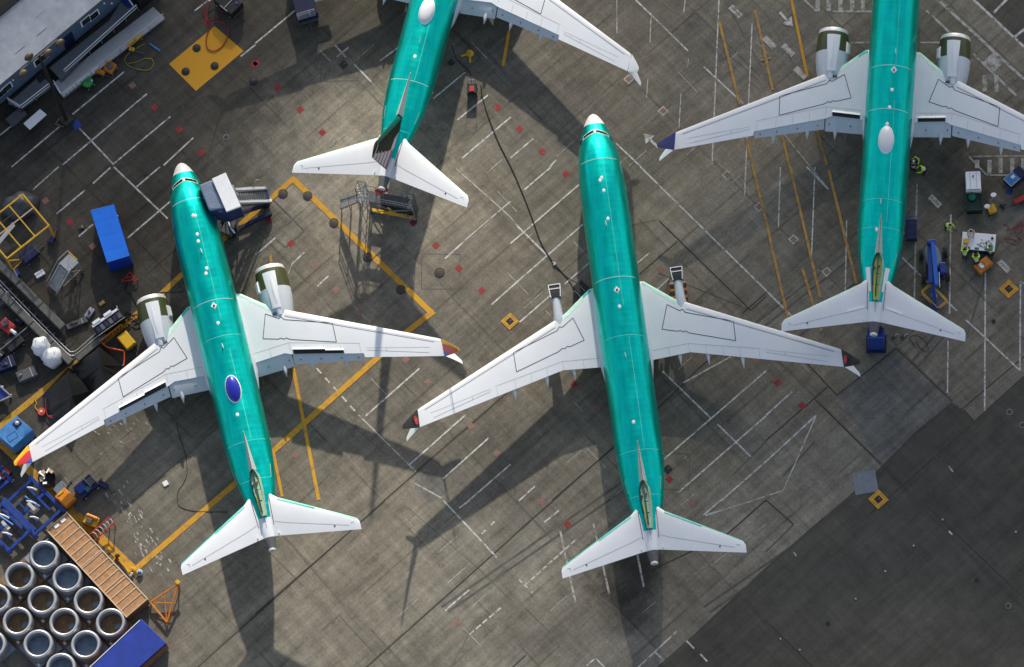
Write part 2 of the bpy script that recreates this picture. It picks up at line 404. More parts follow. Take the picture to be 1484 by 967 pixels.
def ring_px(pts, wd=.07):
    return [(*pts[i], *pts[(i+1) % len(pts)], wd) for i in range(len(pts))]
lines('old_seams', ring_px([(611,368),(667,369),(665,419),(611,419)])+ring_px([(962,657),(1000,658),(998,710),(960,709)])+
 ring_px([(467,68),(525,67),(521,95),(519,117),(464,118),(466,95)])+
 ring_px([(396,290),(441,335),(414,359),(370,322)], .14)+[(386,345,422,320,.10),(407,307,375,330,.08)]+
 [(370,436,395,425),(741,100,858,175),(740,108,850,218),(519,117,556,155),(464,105,385,178),(385,178,374,195),(370,195,395,225),
  (950,0,1010,40),(1010,40,1100,117,.06),(1050,0,1110,110,.07),(1110,20,1170,130),(1169,242,1110,300),(1182,235,1230,242),(1229,242,1229,300,.07),
  (1203,267,1222,330,.16),(1222,330,1232,352,.16),(1160,300,1228,245,.12),(1216,330,1245,312,.10),(1132,402,1216,335),(1300,357,1395,290),
  (1210,362,1180,410),(1380,490,1484,410,.05),(830,325,880,370),(900,330,955,318),(760,880,800,920),(590,735,700,830),(700,830,740,870),
  (430,800,500,880),(490,890,560,967),(380,790,440,850),(655,965,690,900,.05),(480,590,560,660),(1000,40,1100,130,.05),(1090,0,1110,20),(1240,370,1255,385),
  (1428,395,1448,350,.12),(1402,485,1428,400,.14),(1050,470,1230,600,.05),(1110,640,1060,690,.10),(1150,760,1110,800,.1),(1181,640,1135,690,.16)],
 .055, 'crease', .005)
W_ = [(105,166,180,104),(17,242,86,184),(0,196,25,176),(91,239,213,136),(114,185,165,239),(165,242,243,317),(163,239,247,169),(282,16,310,-6),(349,82,370,65),
 (237,240,280,200),(370,63,428,15),(513,93,543,124),(551,88,577,69),(628,143,674,105),(663,174,707,138),(669,230,740,170),
 (921,0,944,22),(987,64,997,74),(1020,97,1077,150),(1042,0,1032,238,.10),(1090,34,1079,283,.10),(987,135,984,185,.08),(943,30,942,62,.08),(993,0,991,17,.08),(894,32,894,48,.08),(939,115,938,125,.08),
 (740,229,773,201),(796,243,806,232),(893,208,929,242),(928,242,1110,421),(82,310,123,276),(135,266,160,243),(114,343,135,325),(185,345,247,292),(198,271,232,242),
 (370,370,399,345),(645,375,678,345),(760,275,799,242),(740,353,839,268),(750,328,794,371),(740,417,845,325),(818,412,854,381),(753,467,798,428),(712,442,740,417),(923,382,942,366),
 (952,420,970,403),(1131,242,1128,330,.10),(1181,242,1176,373,.10),(1227,320,1225,423,.10),(1378,311,1376,455,.12),(1428,393,1427,595,.12),(1479,408,1478,537,.12),
 (1110,421,1150,461),(1169,242,1201,275),(1307,373,1345,410),(1355,420,1387,451),(1400,464,1422,484),(1422,484,1478,537),(1479,408,1490,415),
 (530,603,608,534),(593,674,674,602),(642,694,708,635),(679,726,740,673),(642,725,720,808),(752,726,775,705),(990,555,1059,517),(960,538,1030,606),(1040,615,1088,662),
 (963,665,1110,538),(983,714,1110,603),(1045,726,1110,669),(1110,602,1148,568),(1110,669,1183,602),(1183,602,1135,711,.08),(1135,711,1022,748,.07),(1019,747,1045,725),
 (1374,494,1373,570,.10),(789,757,810,740),(925,967,981,915),(850,965,863,954),(863,954,876,967),(949,945,961,956),(995,929,1006,940),(1015,948,1025,959),
 (665,737,681,725),(645,885,680,855),(1405,-6,1484,68,.2),(1440,19,1470,-12,.2),(1469,55,1510,22,.2),(1375,770,1380,775)]
W_ += dash(761,848,836,781,9,.7)+dash(752,840,775,862,3,.6)+dash(698,774,724,749,2,.45)+dash(680,920,728,879,5,.75)+dash(459,534,520,602,5,.55)+dash(424,382,441,366,1,1)+dash(460,415,476,400,1,1)
lines('white_lines', W_, .13, 'wline', .010)
Wf = [(486,66,501,83),(488,83,505,69),(479,213,500,195),(944,22,987,64,.1),(944,22,942,62,.06),(894,0,894,48,.06),(939,115,937,142,.06),(998,85,996,100,.06),(48,275,85,242),(520,602,603,684),(600,700,640,722),
 (812,770,834,873,.16),(860,759,883,861,.16),(924,805,933,851,.16),(678,345,740,292),(658,242,740,315,.1),(740,315,750,328,.1),(1329,267,1325,434,.12),(1019,747,1095,725,.08),
 (1359,0,1484,115,.24),(1342,15,1377,48,.2),(1410,78,1473,139,.2),(1233,62,1265,62,.14),(1333,62,1367,62,.14),(1207,17,1268,17,.16),(1166,0,1184,17,.16),(1404,227,1500,226,.12),(1430,254,1500,254,.14),(1404,227,1430,254,.12),
 (1135,193,1201,275,.10),(1030,820,1110,760,.05),(568,235,600,210),(407,425,424,381,.08),(1150,800,1154,806,.1),(1375,676,1381,684,.12)]
lines('faded_white_lines', Wf, .12, 'wfaint', .018)
cw = MB()
def pxquad(mb, cu, cv, du, dv, wd, z=.026):
    a = P(cu-du/2, cv-dv/2); b = P(cu+du/2, cv+dv/2); mb.strip(a, b, wd, z)
for x in (1185,1201,1218,1235,1251,1267): pxquad(cw, x, 4, 0, 24, .34)
for x, t in ((1416,238),(1434,243),(1450,240),(1467,240),(1483,240)): pxquad(cw, x, t, 0, 22 if x > 1420 else 12, .34)
for x in (1427,1444): pxquad(cw, x, 121, 0, 24, .34)
pxquad(cw, 1441, 89, 16, 14, 1.35)
struct(flat_up(cw.build('crosswalk_stripes', 'wfaint')))
lb = MB()
for (x, y) in ((1066,17),(1115,62),(1160,106),(1355,292),(1455,386),(1142,73)): pxquad(lb, x, y, 15, 15, .50, .032)
struct(flat_up(lb.build('stencilled_label_panels', 'wfaint')))
lt = MB()
for (x, y) in ((1066,17),(1355,292),(1455,386)):
    for k in (-1.5, -.5, .5, 1.5): pxquad(lt, x+k*2.6, y+k*2.6, -1.6, 1.6, .09, .036)
struct(flat_up(lt.build('stencilled_letters', 'crease')))
ar = MB()
def arrow(mb, tip, tail, z=.03):
    a = P(*tail); b = P(*tip); d = (b-a).normalized(); x = Vector((-d.y, d.x, 0)); h = b-d*.75
    mb.strip(a, h, .22, z); mb.sheet([b, h+x*.5, h-x*.5], z)
arrow(ar, (933,194), (954,214)); arrow(ar, (1149,39), (1130,18))
struct(flat_up(ar.build('direction_arrows', 'wline')))
lines('wide_yellow_lines', [(423,258,627,455,.46),(629,451,586,484,.46),(586,484,397,653,.46),(397,653,198,824,.46),(427,258,262,400,.44),(262,400,225,434,.44),(225,434,-20,634,.5),(-8,633,200,832,.7)], .5, 'yline', .0245)
lines('narrow_yellow_lines', [(425,534,462,725,.28),(396,655,409,720,.24),(738,45,729,96,.26),(1145,-10,1170,111,.22)], .22, 'yline', .032)
lines('faded_yellow_lines', [(1042,30,1072,152),(1080,196,1110,320),(1110,320,1142,462),(1094,15,1120,131),(1145,242,1189,432),(1201,247,1241,411),(1133,195,1144,242),(1184,188,1198,239),(392,368,395,400),(1102,88,1118,84,.14),(1163,390,1190,480)], .22, 'yfaint', .055)
yp = struct(flat_up(MB().sheet([P(245,93),P(311,38),P(353,74),P(284,132)], .012).build('yellow_painted_patch', 'ypatch')))
rs = MB(); rf = MB(); ro = MB()
def diamond(mb, u, v, s, z):
    c = P(u, v); a = R(29.3); x = Vector((math.cos(a), math.sin(a), 0))*s/2; y = Vector((-math.sin(a), math.cos(a), 0))*s/2
    mb.sheet([c-x-y, c+x-y, c+x+y, c-x+y], z)
for u, v in ((224.5,156),(260,188),(292,221.5),(368,93),(372,92),(402,127),(435,159),(467,192),(721,156),(753,187),(786,220),(101,322),(389,320),(422,353),(599,323),(632,356),(665,389),(698,421),(820,252),(832,557),(970,695),(1127,555),(1162,588),(822,760),(299,32)):
    diamond(rs, u, v, .48, .014)
for u, v in ((192,124),(66,291),(134,357),(456,386),(487,420),(520,454),(588,521),(620,554),(683,618),(720,657),(429,659),(957,390),(864,592),(1095,521),(785,727),(1003,729),(664,902)):
    diamond(rf, u, v, .48, .014)
for u, v in ((961,161),(911,115),(1054,254),(1100,300),(1150,347),(1198,394)):
    diamond(ro, u, v, .62, .014); diamond(rf, u, v, .42, .018)
for mb, n, mm in ((rs,'red_marks','redp'),(rf,'faded_red_marks','redf'),(ro,'white_mark_borders','wfaint')): struct(flat_up(mb.build(n, mm)))
ysq = MB(); ybl = MB()
for u, v, s in ((739,466,1.05),(1462,419,1.15),(1273,724,1.15)):
    diamond(ysq, u, v, s, .044); 
    c = P(u, v); a = R(29.3)
    for k in range(4):
        an = a+k*math.pi/2; d = Vector((math.cos(an), math.sin(an), 0)); t = Vector((-d.y, d.x, 0))
        for j in range(-3, 3): ybl.box(c+d*s*.39+t*(j*.09+.05)+Vector((0, 0, .047)), (.05, .06, .002), an)
struct(flat_up(ysq.build('yellow_square_borders', 'yline'))); struct(ybl.build('stencilled_square_letters', 'crease'))

# manholes, pit lids
def disc_thing(name, label, cat, u, v, r, m='iron', group=None, rim=None, n=26):
    T = Th(name, label, cat, P(u, v), group); c = P(u, v)
    T.part('lid', MB().lathe([(0.001,.050),(r*.8,.055),(r*.86,.047),(r,.047),(r*1.02,.005)], c, n), m, True, auto=30)
    T.part('rim', MB().lathe([(r*1.04,.004),(r*1.05,.042),(r*1.14,.042),(r*1.16,.004)], c, n), rim or 'tar', True, auto=30)
    return T
for u, v, r, lab in ((410,281,.34,'brown round cover nearest the corner of the thick yellow line'),(446,284,.34,'brown round cover inside the yellow corner, second from the stairs'),
 (484,323,.34,'brown round cover on the edge of the yellow line, third of the row'),(533,373,.34,'dark round cover in shade beside the yellow line'),(581,420,.34,'dark round cover nearest the far end of the yellow line'),
 (637,395,.36,'brown round cover in the middle of a square slab'),(367,118,.32,'black round cover on shaded concrete below the yellow patch'),
 (285,70,.30,'black round cover nearest the hose on the yellow patch'),(269,104,.30,'black round cover at the left side of the yellow patch'),(311,96,.30,'black round cover at the right side of the yellow patch')):
    disc_thing('manhole_cover', lab, 'manhole cover', u, v, r, 'black' if (u in (285,269,311,367)) else 'iron', 'round covers set in the pavement')
for u, v, lab in ((1463,597,'round light in a pale ring on the dark asphalt at the right edge'),(1461,878,'round ground light in a pale ring on the lower right asphalt'),(328,199,'small pale ring fitting near the nose of the left airliner'),(1482,616,'round ground light cut by the right edge of the picture')):
    disc_thing('ground_light', lab, 'ground light', u, v, .20, 'iron', 'small lights in the pavement', 'lgrey', 16)
for u, v, lab in ((1416,841,'oval dark drain cover on the lower right asphalt'),(1200,904,'dark drain spot with a pale stud on the asphalt'),(1440,466,'small black drain cover right of the boom lift'),(211,252,'small black cover left of the nose of the left airliner')):
    disc_thing('drain_cover', lab, 'drain cover', u, v, .15, 'black', 'small drain covers', 'iron', 14)
def pit(u, v, s, label, cat='pit lid', m='black', h=.03):
    T = Th('pit_lid', label, cat, P(u, v), 'square pit lids'); c = P(u, v)
    T.part('lid', MB().box(c+Vector((0, 0, h/2+.02)), (s, s, h), R(29.3)), m, bevel=.008)
    T.part('handle', MB().box(c+Vector((.08, .05, h+.03)), (s*.3, .03, .02), R(29.3)), 'steel')
pit(739,466,.50,'black square lid in a yellow stencilled border between two airliners')
pit(1462,419,.52,'black square lid in a yellow border right of the boom lift')
pit(1273,724,.52,'black square lid in a yellow border beside a grey steel sheet')
pit(498,94,.55,'black square lid in shade left of the airliner with striped fin')
pit(654,91,.45,'black square lid close under the right side of the striped fin airliner')
pit(968,680,.55,'black square lid with a white edge beside the middle airliner tail')
T = Th('steel_plate', 'square blue grey steel plate lying beside a yellow square mark', 'steel plate', P(1255,700))
T.part('plate', MB().prism([P(1235,686),P(1268,681),P(1273,712),P(1240,718)], .006, .03), mat('plate_grey', (.20,.22,.25), .5, .3, var=.15, vscale=2), bevel=.006)
T.part('lifting_lug', MB().box(P(1245,690)+Vector((0,0,.035)), (.12,.08,.03), .3), 'steel')
tag(MB().box(P(240,701)+Vector((0,0,.05)), (.42,.40,.08), .3).build('paper_sheet', 'wfilm', loc=P(240,701)), 'small white square board lying in the shadow of the left airliner', 'board')
# ------------------------------------------------------------------ airliners
PROF = [(0,.03,2.73,2.67),(.10,.24,2.95,2.45),(.3,.44,3.16,2.25),(.6,.63,3.36,2.08),(1.0,.84,3.56,1.93),(1.5,1.03,3.76,1.80),(1.9,1.16,3.93,1.72),(2.4,1.30,4.33,1.62),
 (3.0,1.44,4.74,1.54),(3.7,1.57,5.03,1.46),(4.6,1.68,5.24,1.40),(5.8,1.78,5.36,1.36),(7.2,1.85,5.41,1.35),(9,1.88,5.42,1.35),(12,1.88,5.42,1.35),(16,1.88,5.42,1.30),(20,1.88,5.42,1.30),(24,1.88,5.42,1.35),
 (26.5,1.88,5.42,1.55),(28.5,1.86,5.42,1.95),(30,1.80,5.41,2.35),(31.5,1.67,5.39,2.80),(33,1.43,5.36,3.25),(34.5,1.09,5.33,3.70),(35.9,.74,5.29,4.08),(37.0,.54,5.26,4.33),(38.0,.38,5.20,4.52),(38.35,.33,5.16,4.58)]
def make_airliner(q, label, n0=0.0, t0=0.0, fin=False, flaps=True, engines=True, pylons=False, wl=('a',), radome=None, spoil=(), seams=(), protect=False, crown=(), cut=0, hatch=False, winshadow=False):
    root = thing('airliner', label, 'airliner', (q[0], q[1], 0), q[2], 'unpainted green airliners parked on the apron')
    def mapx(x):
        if x < 10: return x + n0*(10-x)/10.0 if x > 5 else x + n0*(1 if x <= 5 else 1)
        if x > 24: return x + t0*min(1, (x-24)/3.0)
        return x
    # nose section shifts rigidly up to x=5, then is squeezed up to x=12
    def mapx(x):
        if x <= 6: return x+n0
        if x < 12: return x+n0*(12-x)/6
        if x > 24: return x+t0*min(1, (x-24)/3.0)
        return x
    tab = [(mapx(a), b, c, d) for a, b, c, d in PROF]
    def sec(x):
        for i in range(len(tab)-1):
            if x <= tab[i+1][0]:
                a, b = tab[i], tab[i+1]; t = max(0, (x-a[0])/(b[0]-a[0])); return [a[k]+(b[k]-a[k])*t for k in (1, 2, 3)]
        return list(tab[-1][1:])
    def sp(x, ang, off=0.0):
        """fuselage surface point: ang 0 = crown, + = right"""
        w_, zt, zb = sec(x); zc = zb+(zt-zb)*.535 if x > mapx(4) else zb+(zt-zb)*.5
        s_, c_ = math.sin(ang), math.cos(ang); h = (zt-zc) if c_ >= 0 else (zc-zb)
        return Vector((x, (w_+off)*s_, zc+(h+off)*c_))
    N = 56
    def fus(x0, x1, m_, name, capend=True, off=0.0, step=.45):
        xs = [x0]; 
        while xs[-1] + step < x1-.05: xs.append(xs[-1]+(step if xs[-1] > mapx(2.5) else .15))
        xs.append(x1)
        rings = [[sp(x, 2*math.pi*i/N, off) for i in range(N)] for x in xs]
        return MB().loft(rings).build(name, m_, root, True, auto=50)
    xn = mapx(1.15); xt = mapx(35.85); xe = mapx(38.0); xz = mapx(38.35)
    fus(max(xn, cut), xt, 'green', 'fuselage')
    if cut == 0:
        fus(mapx(0), xn, 'radome', 'nose_cone')
    fus(xt, xe-.55, 'lgrey' if False else 'white', 'tail_cone')
    fus(xe-.55, xz, 'dgrey', 'exhaust_section')
    MB().lathe([(.30, xz-.02), (.30, xz+.14), (.24, xz+.14), (.22, xz-.02)], (0, 0, 4.87), 20, axis='X').build('exhaust_pipe', 'ring' if not cut else 'lgrey', root, True, auto=40)
    def patch(name, x0, x1, a0, a1, m_, off=.012, nx=6, na=8, xf=None):
        mb = MB(); vs = []; fs = []
        for i in range(nx+1):
            for j in range(na+1):
                x = x0+(x1-x0)*i/nx; a = a0+(a1-a0)*j/na
                if xf: x += xf(a)
                vs.append(sp(x, a, off))
        for i in range(nx):
            for j in range(na):
                k = i*(na+1)+j; fs.append((k, k+1, k+na+2, k+na+1))
        return mb.add(vs, fs).build(name, m_, root, True)
    # seams between barrel sections
    for x in seams: patch('skin_seam', x-.022, x+.022, -1.0, 1.0, 'film' if x == seams[0] or x == seams[1] else 'seamc', .007, 1, 30)
    patch('skin_seam', max(mapx(4.8), cut), mapx(17.3), .19, .205, 'seamc', .007, 30, 1)
    patch('skin_seam', mapx(19.9), mapx(29.2), .24, .258, 'seamc', .007, 20, 1)
    if cut == 0:
        # windscreen: two dark panes in a white surround, V-shaped
        for sg in (-1, 1):
            patch('windscreen_surround', mapx(1.70), mapx(2.12), sg*.02, sg*.88, 'wfilm', .014, 3, 10, lambda a: .55*abs(a))
            patch('windscreen', mapx(1.76), mapx(2.06), sg*.07, sg*.84, 'glass', .026, 3, 10, lambda a: .55*abs(a))
            patch('side_window', mapx(2.42), mapx(2.9), sg*1.02, sg*1.25, 'glass', .02, 3, 4)
            patch('cabin_door', mapx(4.9), mapx(5.8), sg*1.22, sg*1.62, 'film', .010, 3, 6); patch('door_panel', mapx(4.96), mapx(5.74), sg*1.26, sg*1.62, 'green', .016, 3, 6)
    for sg in (-1, 1):
        patch('door_sill', mapx(31.5), mapx(32.6), sg*.98, sg*1.01, 'film', .012, 3, 1)
        x = max(mapx(7.0), cut+.5); win = None; k = 0
        while x < mapx(29.8):
            o = patch('cabin_window', x-.12, x+.12, sg*1.36, sg*1.48, 'wfilm' if k % 3 else 'film', .012, 1, 2) if win is None else win.copy()
            if win is None: win = o; x00 = x
            else: C.objects.link(o); o.parent = root; o.location = (x-x00, 0, 0)
            x += .508*2; k += 1
        # registration-like dark block near the tail
    for (x, y, kind) in crown:
        a = math.atan2(y, 1.88)
        b = sp(x, a)
        if kind == 'blade': MB().prism([b+Vector((-.22,-.03,.30)), b+Vector((.05,-.03,.32)), b+Vector((.22,.03,.02)), b+Vector((-.2,.03,.05))], b.z-.05).build('antenna', 'wfilm', root)
        elif kind == 'disc': MB().lathe([(.001,.02),(.09,.018),(.13,.004),(.14,-.04)], b, 18, 1.25).build('antenna_fairing', 'wfilm', root, True)
        elif kind == 'beacon':
            MB().lathe([(.28,-.03),(.28,.03),(.001,.04)], b, 4, 1.1, .9).build('beacon_plate', 'wfilm', root)
            MB().lathe([(.001,.16),(.07,.13),(.09,.03)], b, 14).build('beacon', 'redp', root, True)
    if radome:
        for nm_, mm, s, z in (('radome_rim', 'wfilm', 1.0, 0), ('satellite_radome', radome, .93, .075)):
            pr = [(.001, .30+z), (.35, .28+z), (.7, .20+z), (.92, .06+z), (1.0, -.12+z), (1.0, -.3)]
            MB().lathe([(r*s, h) for r, h in pr], (23.25, 0, 5.38), 40, 1.28, .64).build(nm_, mm, root, True)
    # ---- wings
    fx = (20.75, 20.5, 22.45); cx = .0
    def wz(y): return 2.5+(abs(y)-1.9)*.108
    def le(y):
        y = abs(y)
        if y < 4.5: return 14.5+(y-1.7)*.25 if y < 2.2 else (14.62+(y-2.2)*.86 if y < 4.4 else 16.5+(y-4.4)*.53)
        return 16.55+(y-4.5)*.5313
    def te(y, full=False):
        y = abs(y)
        if y < 5.05: return 21.2-(y-1.9)*.03
        return 21.1+(y-5.05)*.2918
    def tef(y):    # trailing edge of the fixed wing ahead of a lowered flap
        y = abs(y)
        if not flaps or y > 10.6: return te(y)
        return te(y)-(.62 if y < 5.05 else .34)
    def thick(y): return .135-.04*(abs(y)-1.9)/15
    def af(t):     # airfoil half thickness 0..1 chord
        return 2.6*(.2969*math.sqrt(max(t, 0))-.126*t-.3516*t*t+.2843*t**3-.1036*t**4)/.55
    def wtop(x, y, off=0.0):
        l_, c_ = le(y), te(y)-le(y); t = (x-l_)/c_
        return Vector((x, y, wz(y)+af(t)*thick(y)*c_*.42+off+.012))
    TS = [0, .012, .04, .09, .16, .26, .38, .5, .62, .74, .86, .94, 1.0]
    for sg in (-1, 1):
        ys = [1.2, 1.9, 2.3, 2.8, 3.4, 4.0, 4.5, 5.05, 5.06, 7, 9, 10.59, 10.61, 12.5, 14.5, 16.75]
        rings = []
        for y in ys:
            l_, e_ = le(y), tef(y); c_ = te(y)-l_; ring = []
            ts = [t*(e_-l_)/c_ for t in TS]
            for t in ts: ring.append(Vector((l_+t*c_, sg*y, wz(y)+af(t)*thick(y)*c_*.42+.01)))
            for t in reversed(ts[1:]): ring.append(Vector((l_+t*c_, sg*y, wz(y)-af(t)*thick(y)*c_*.36-.01)))
            rings.append(ring)
        wing = MB().loft(rings).build('wing', 'white', root, True, auto=35)
        def onw(pts, wd, m_, name, off=.008, closed=False, par=wing):
            mb = MB()
            q_ = [Vector(a) for a in pts]; n_ = len(q_)
            for i in range(n_ if closed else n_-1):
                a, b = q_[i], q_[(i+1) % n_]; L = max(2, int((b-a).length/1.2))
                d = (b-a).normalized(); x_ = Vector((-d.y, d.x))*wd/2
                for k in range(L):
                    c0 = a+(b-a)*k/L; c1 = a+(b-a)*(k+1)/L
                    mb.sheet([wtop(v.x, v.y*1.0, off) for v in (c0-x_, c1-x_, c1+x_, c0+x_)])
            for v in mb.v: v.y *= sg
            return mb.build(name, m_, par)
        # slat (bright leading edge), with the mint coloured root part
        def lestrip(y0, y1, name, m_, wdt, n_=10, off=.012):
            rings = []
            for i in range(n_+1):
                y = y0+(y1-y0)*i/n_; l_ = le(y)-off; c_ = te(y)-le(y); ring = []
                W2 = wdt(y)
                for k in range(6, -1, -1):
                    t = (W2/c_)*(k/6)**2; ring.append(Vector((l_+t*c_+(off if k == 0 else 0)*0, sg*y, wz(y)+af(t)*thick(y)*c_*.42+.01+off)))
                for k in range(1, 5):
                    t = (W2*.7/c_)*(k/4)**2; ring.append(Vector((l_+t*c_, sg*y, wz(y)-af(t)*thick(y)*c_*.36-.01-off)))
                rings.append(ring)
            return MB().loft(rings, caps=True).build(name, m_, root, True, auto=35)
        lestrip(2.0, 2.75, 'root_fillet', 'teal' if (sg < 0 or fin) else 'mint', lambda y: .30)
        lestrip(2.76, 4.45, 'inner_slat', 'mint', lambda y: .45)
        lestrip(5.25, 16.6, 'slat', 'slat', lambda y: .50-.02*(y-5.2))
        onw([(le(y)+.62-.02*(y-5), y) for y in (5.2, 8, 11, 14, 16.2)], .035, 'lineb', 'slat_gap')
        # access panel outline over the tank
        onw([(16.9, 3.75), (le(5.0)+.78, 4.7), (le(5.1)+.62, 4.9), (le(5.4)+.78, 5.1), (19.22, 8.75), (20.85, 8.7), (19.55, 5.2), (19.32, 4.9), (19.38, 4.7), (19.2, 4.5), (19.25, 4.3), (18.85, 3.1)], .055, 'lineb', 'sealant_outline', .009, True)
        # aileron / spoiler joints
        onw([(te(11)-.62, 10.9), (te(16)-.42, 15.6)], .03, 'linef', 'aileron_gap')
        onw([(te(13)-1.0, 12.4), (te(13)-.62, 12.4)], .03, 'linef', 'aileron_gap')
        onw([(tef(2)-.75, 2.1), (tef(5)-.72, 5.0), (tef(10)-.70, 10.5)], .025, 'linef', 'spoiler_line')
        onw([(le(7)+1.4, 11.0), (le(15)+.9, 15.8)] if False else [(te(12.5)-1.25, 10.9), (te(15.6)-.7, 15.8)], .022, 'linef', 'panel_line')
        for yy in (3.4, 5.0, 6.3, 7.6, 8.9, 10.4): onw([(tef(yy)-.72, yy), (tef(yy)-.05, yy)], .022, 'linef', 'spoiler_line')
        # wing root fairing
        MB().loft([[Vector((x, sg*(1.55+r_*.62*math.sin(t)), 2.35+r_*.75*math.cos(t))) for t in [i*math.pi/8 for i in range(9)]] for x, r_ in ((13.6,.12),(14.6,.62),(16,.95),(19,1.0),(21.2,.9),(22.6,.55),(23.6,.1))]).build('wing_root_fairing', 'flap', root, True, auto=60)
        # flaps
        if flaps:
            for y0, y1, nm_ in ((2.05, 5.0, 'inboard_flap'), (5.1, 10.55, 'outboard_flap')):
                rings = []
                for i in range(7):
                    y = y0+(y1-y0)*i/6; x0 = tef(y)-.12; x1 = (21.62 if y < 5.05 else 21.5+(y-5.05)*.235); z0 = wz(y)-.03; z1 = z0-(.50 if y < 5.05 else .40)
                    rings.append([Vector((x0, sg*y, z0)), Vector((x0+.35*(x1-x0), sg*y, z0-.08)), Vector((x1, sg*y, z1)), Vector((x1-.02, sg*y, z1-.04)), Vector((x0+.3*(x1-x0), sg*y, z0-.32)), Vector((x0, sg*y, z0-.22))])
                fo = MB().loft(rings).build(nm_, 'flap', root, True, auto=40)
                for yy in ([3.0, 4.7] if y0 < 3 else [5.6, 7.2, 8.8, 10.1]):
                    x0 = tef(yy)-.12; x1 = 21.62 if yy < 5.05 else 21.5+(yy-5.05)*.235
                    MB().ball(((x0+x1)/2+.1, sg*yy, wz(yy)-.22), .055, 8, 5).build('flap_bolt', 'lineb', fo, True)
        # flap track fairings (cones past the trailing edge)
        for yy in (4.2, 6.4, 9.05):
            xe_ = (te(yy) if not flaps else (21.62 if yy < 5.05 else 21.5+(yy-5.05)*.235)); zz = wz(yy)-.30-(.3 if flaps else 0); dd = .82 if not flaps else .62
            MB().loft([[Vector((x, sg*yy+r_*math.cos(t), zz+.10*(0)+r_*1.5*math.sin(t)-zo)) for t in [i*2*math.pi/12 for i in range(12)]] for x, r_, zo in ((xe_-1.9,.03,0),(xe_-1.2,.17,.05),(xe_-.4,.19,.02),(xe_+.1,.15,0),(xe_+dd,.02,-.05))]).build('flap_track_fairing', 'flap' if flaps else 'white', root, True)
        # raised spoilers
        for (s_, y0, y1, xo, wd_) in spoil:
            if s_ != sg: continue
            mb = MB(); a = [(tef(y0)-xo, y0), (tef(y1)-xo, y1)]
            for (xa, ya), (xb, yb) in [(a[0], a[1])]:
                zA, zB = wtop(xa, ya).z+.03, wtop(xb, yb).z+.03
                v_ = [Vector((xa, sg*ya, zA)), Vector((xb, sg*yb, zB)), Vector((xb+wd_, sg*yb, zB+.22)), Vector((xa+wd_, sg*ya, zA+.22))]
                mb.add(v_+[v-Vector((0, 0, .04)) for v in v_], [(0,1,2,3),(7,6,5,4),(0,4,5,1),(1,5,6,2),(2,6,7,3),(3,7,4,0)])
            mb.build('spoiler', 'slat', root)
            mb = MB(); v_ = [wtop(a[0][0]+wd_*.75, a[0][1], .012), wtop(a[1][0]+wd_*.75, a[1][1], .012), wtop(min(tef(y1)-.02, a[1][0]+wd_+.32), a[1][1], .012), wtop(min(tef(y0)-.02, a[0][0]+wd_+.32), a[0][1], .012)]
            for v in v_: v.y *= sg
            mb.add(v_, [(0,1,2,3)]); mb.build('spoiler_bay', 'lineb', root)
        # winglet: upper and lower blade
        z0 = wz(16.8)+.02
        def blade(name, m_, A, B, Cc, D, th, par=root):
            """A le root, B te root, Cc te tip, D le tip"""
            A, B, Cc, D = [Vector((v[0], sg*v[1], v[2])) for v in (A, B, Cc, D)]
            rings = []
            for i in range(6):
                t = i/5; l_ = A.lerp(D, t); e_ = B.lerp(Cc, t); bow = math.sin(t*math.pi)*.05
                nrm = (e_-l_).cross(D-A).normalized()*th*(1-.6*t); k = l_.lerp(e_, .35); bend = Vector((0, sg*bow, -bow))
                rings.append([l_+bend, k+nrm+bend, e_+bend, k-nrm+bend])
            return MB().loft(rings).build(name, m_, par, True, auto=50)
        if wl[0] == 'bands':   # yellow, red, blue
            Ax, Bx = 23.05, 24.55
            def pt_(f, t): # fraction of chord, of span
                l0, e0 = Vector((Ax, 16.8, z0)), Vector((Bx, 16.8, z0)); l1, e1 = Vector((25.0, 17.95, z0+2.55)), Vector((25.32, 17.95, z0+2.55))
                return l0.lerp(e0, f).lerp(l1.lerp(e1, f), t)
            blade('winglet', 'winglet_yellow', pt_(0,0), pt_(1,0), pt_(1,1), pt_(0,1), .05)
            # bands as thin panels just outside the blade, on both faces
            for (m_, poly) in (('winglet_red', [(.30,.0),(.28,.25),(.36,.55),(.6,.85),(1.0,.93),(1,.0)]), ('winglet_blue', [(.72,0),(.80,.2),(1.0,.38),(1,0)])):
                for side in (1, -1):
                    vs = [pt_(f, t) for f, t in poly]
                    nrm = (pt_(1,0)-pt_(0,0)).cross(pt_(0,1)-pt_(0,0)).normalized()*side*(.062 if m_ == 'winglet_red' else .066)
                    vs = [Vector((v.x+nrm.x, sg*(v.y+nrm.y), v.z+nrm.z)) for v in vs]
                    MB().add(vs, [tuple(range(len(vs)))]).build('livery_band', m_, root)
        else:
            blade('winglet', wl[1], (23.05, 16.8, z0), (24.55, 16.8, z0), (25.32, 17.95, z0+2.55), (25.0, 17.95, z0+2.55), .05)
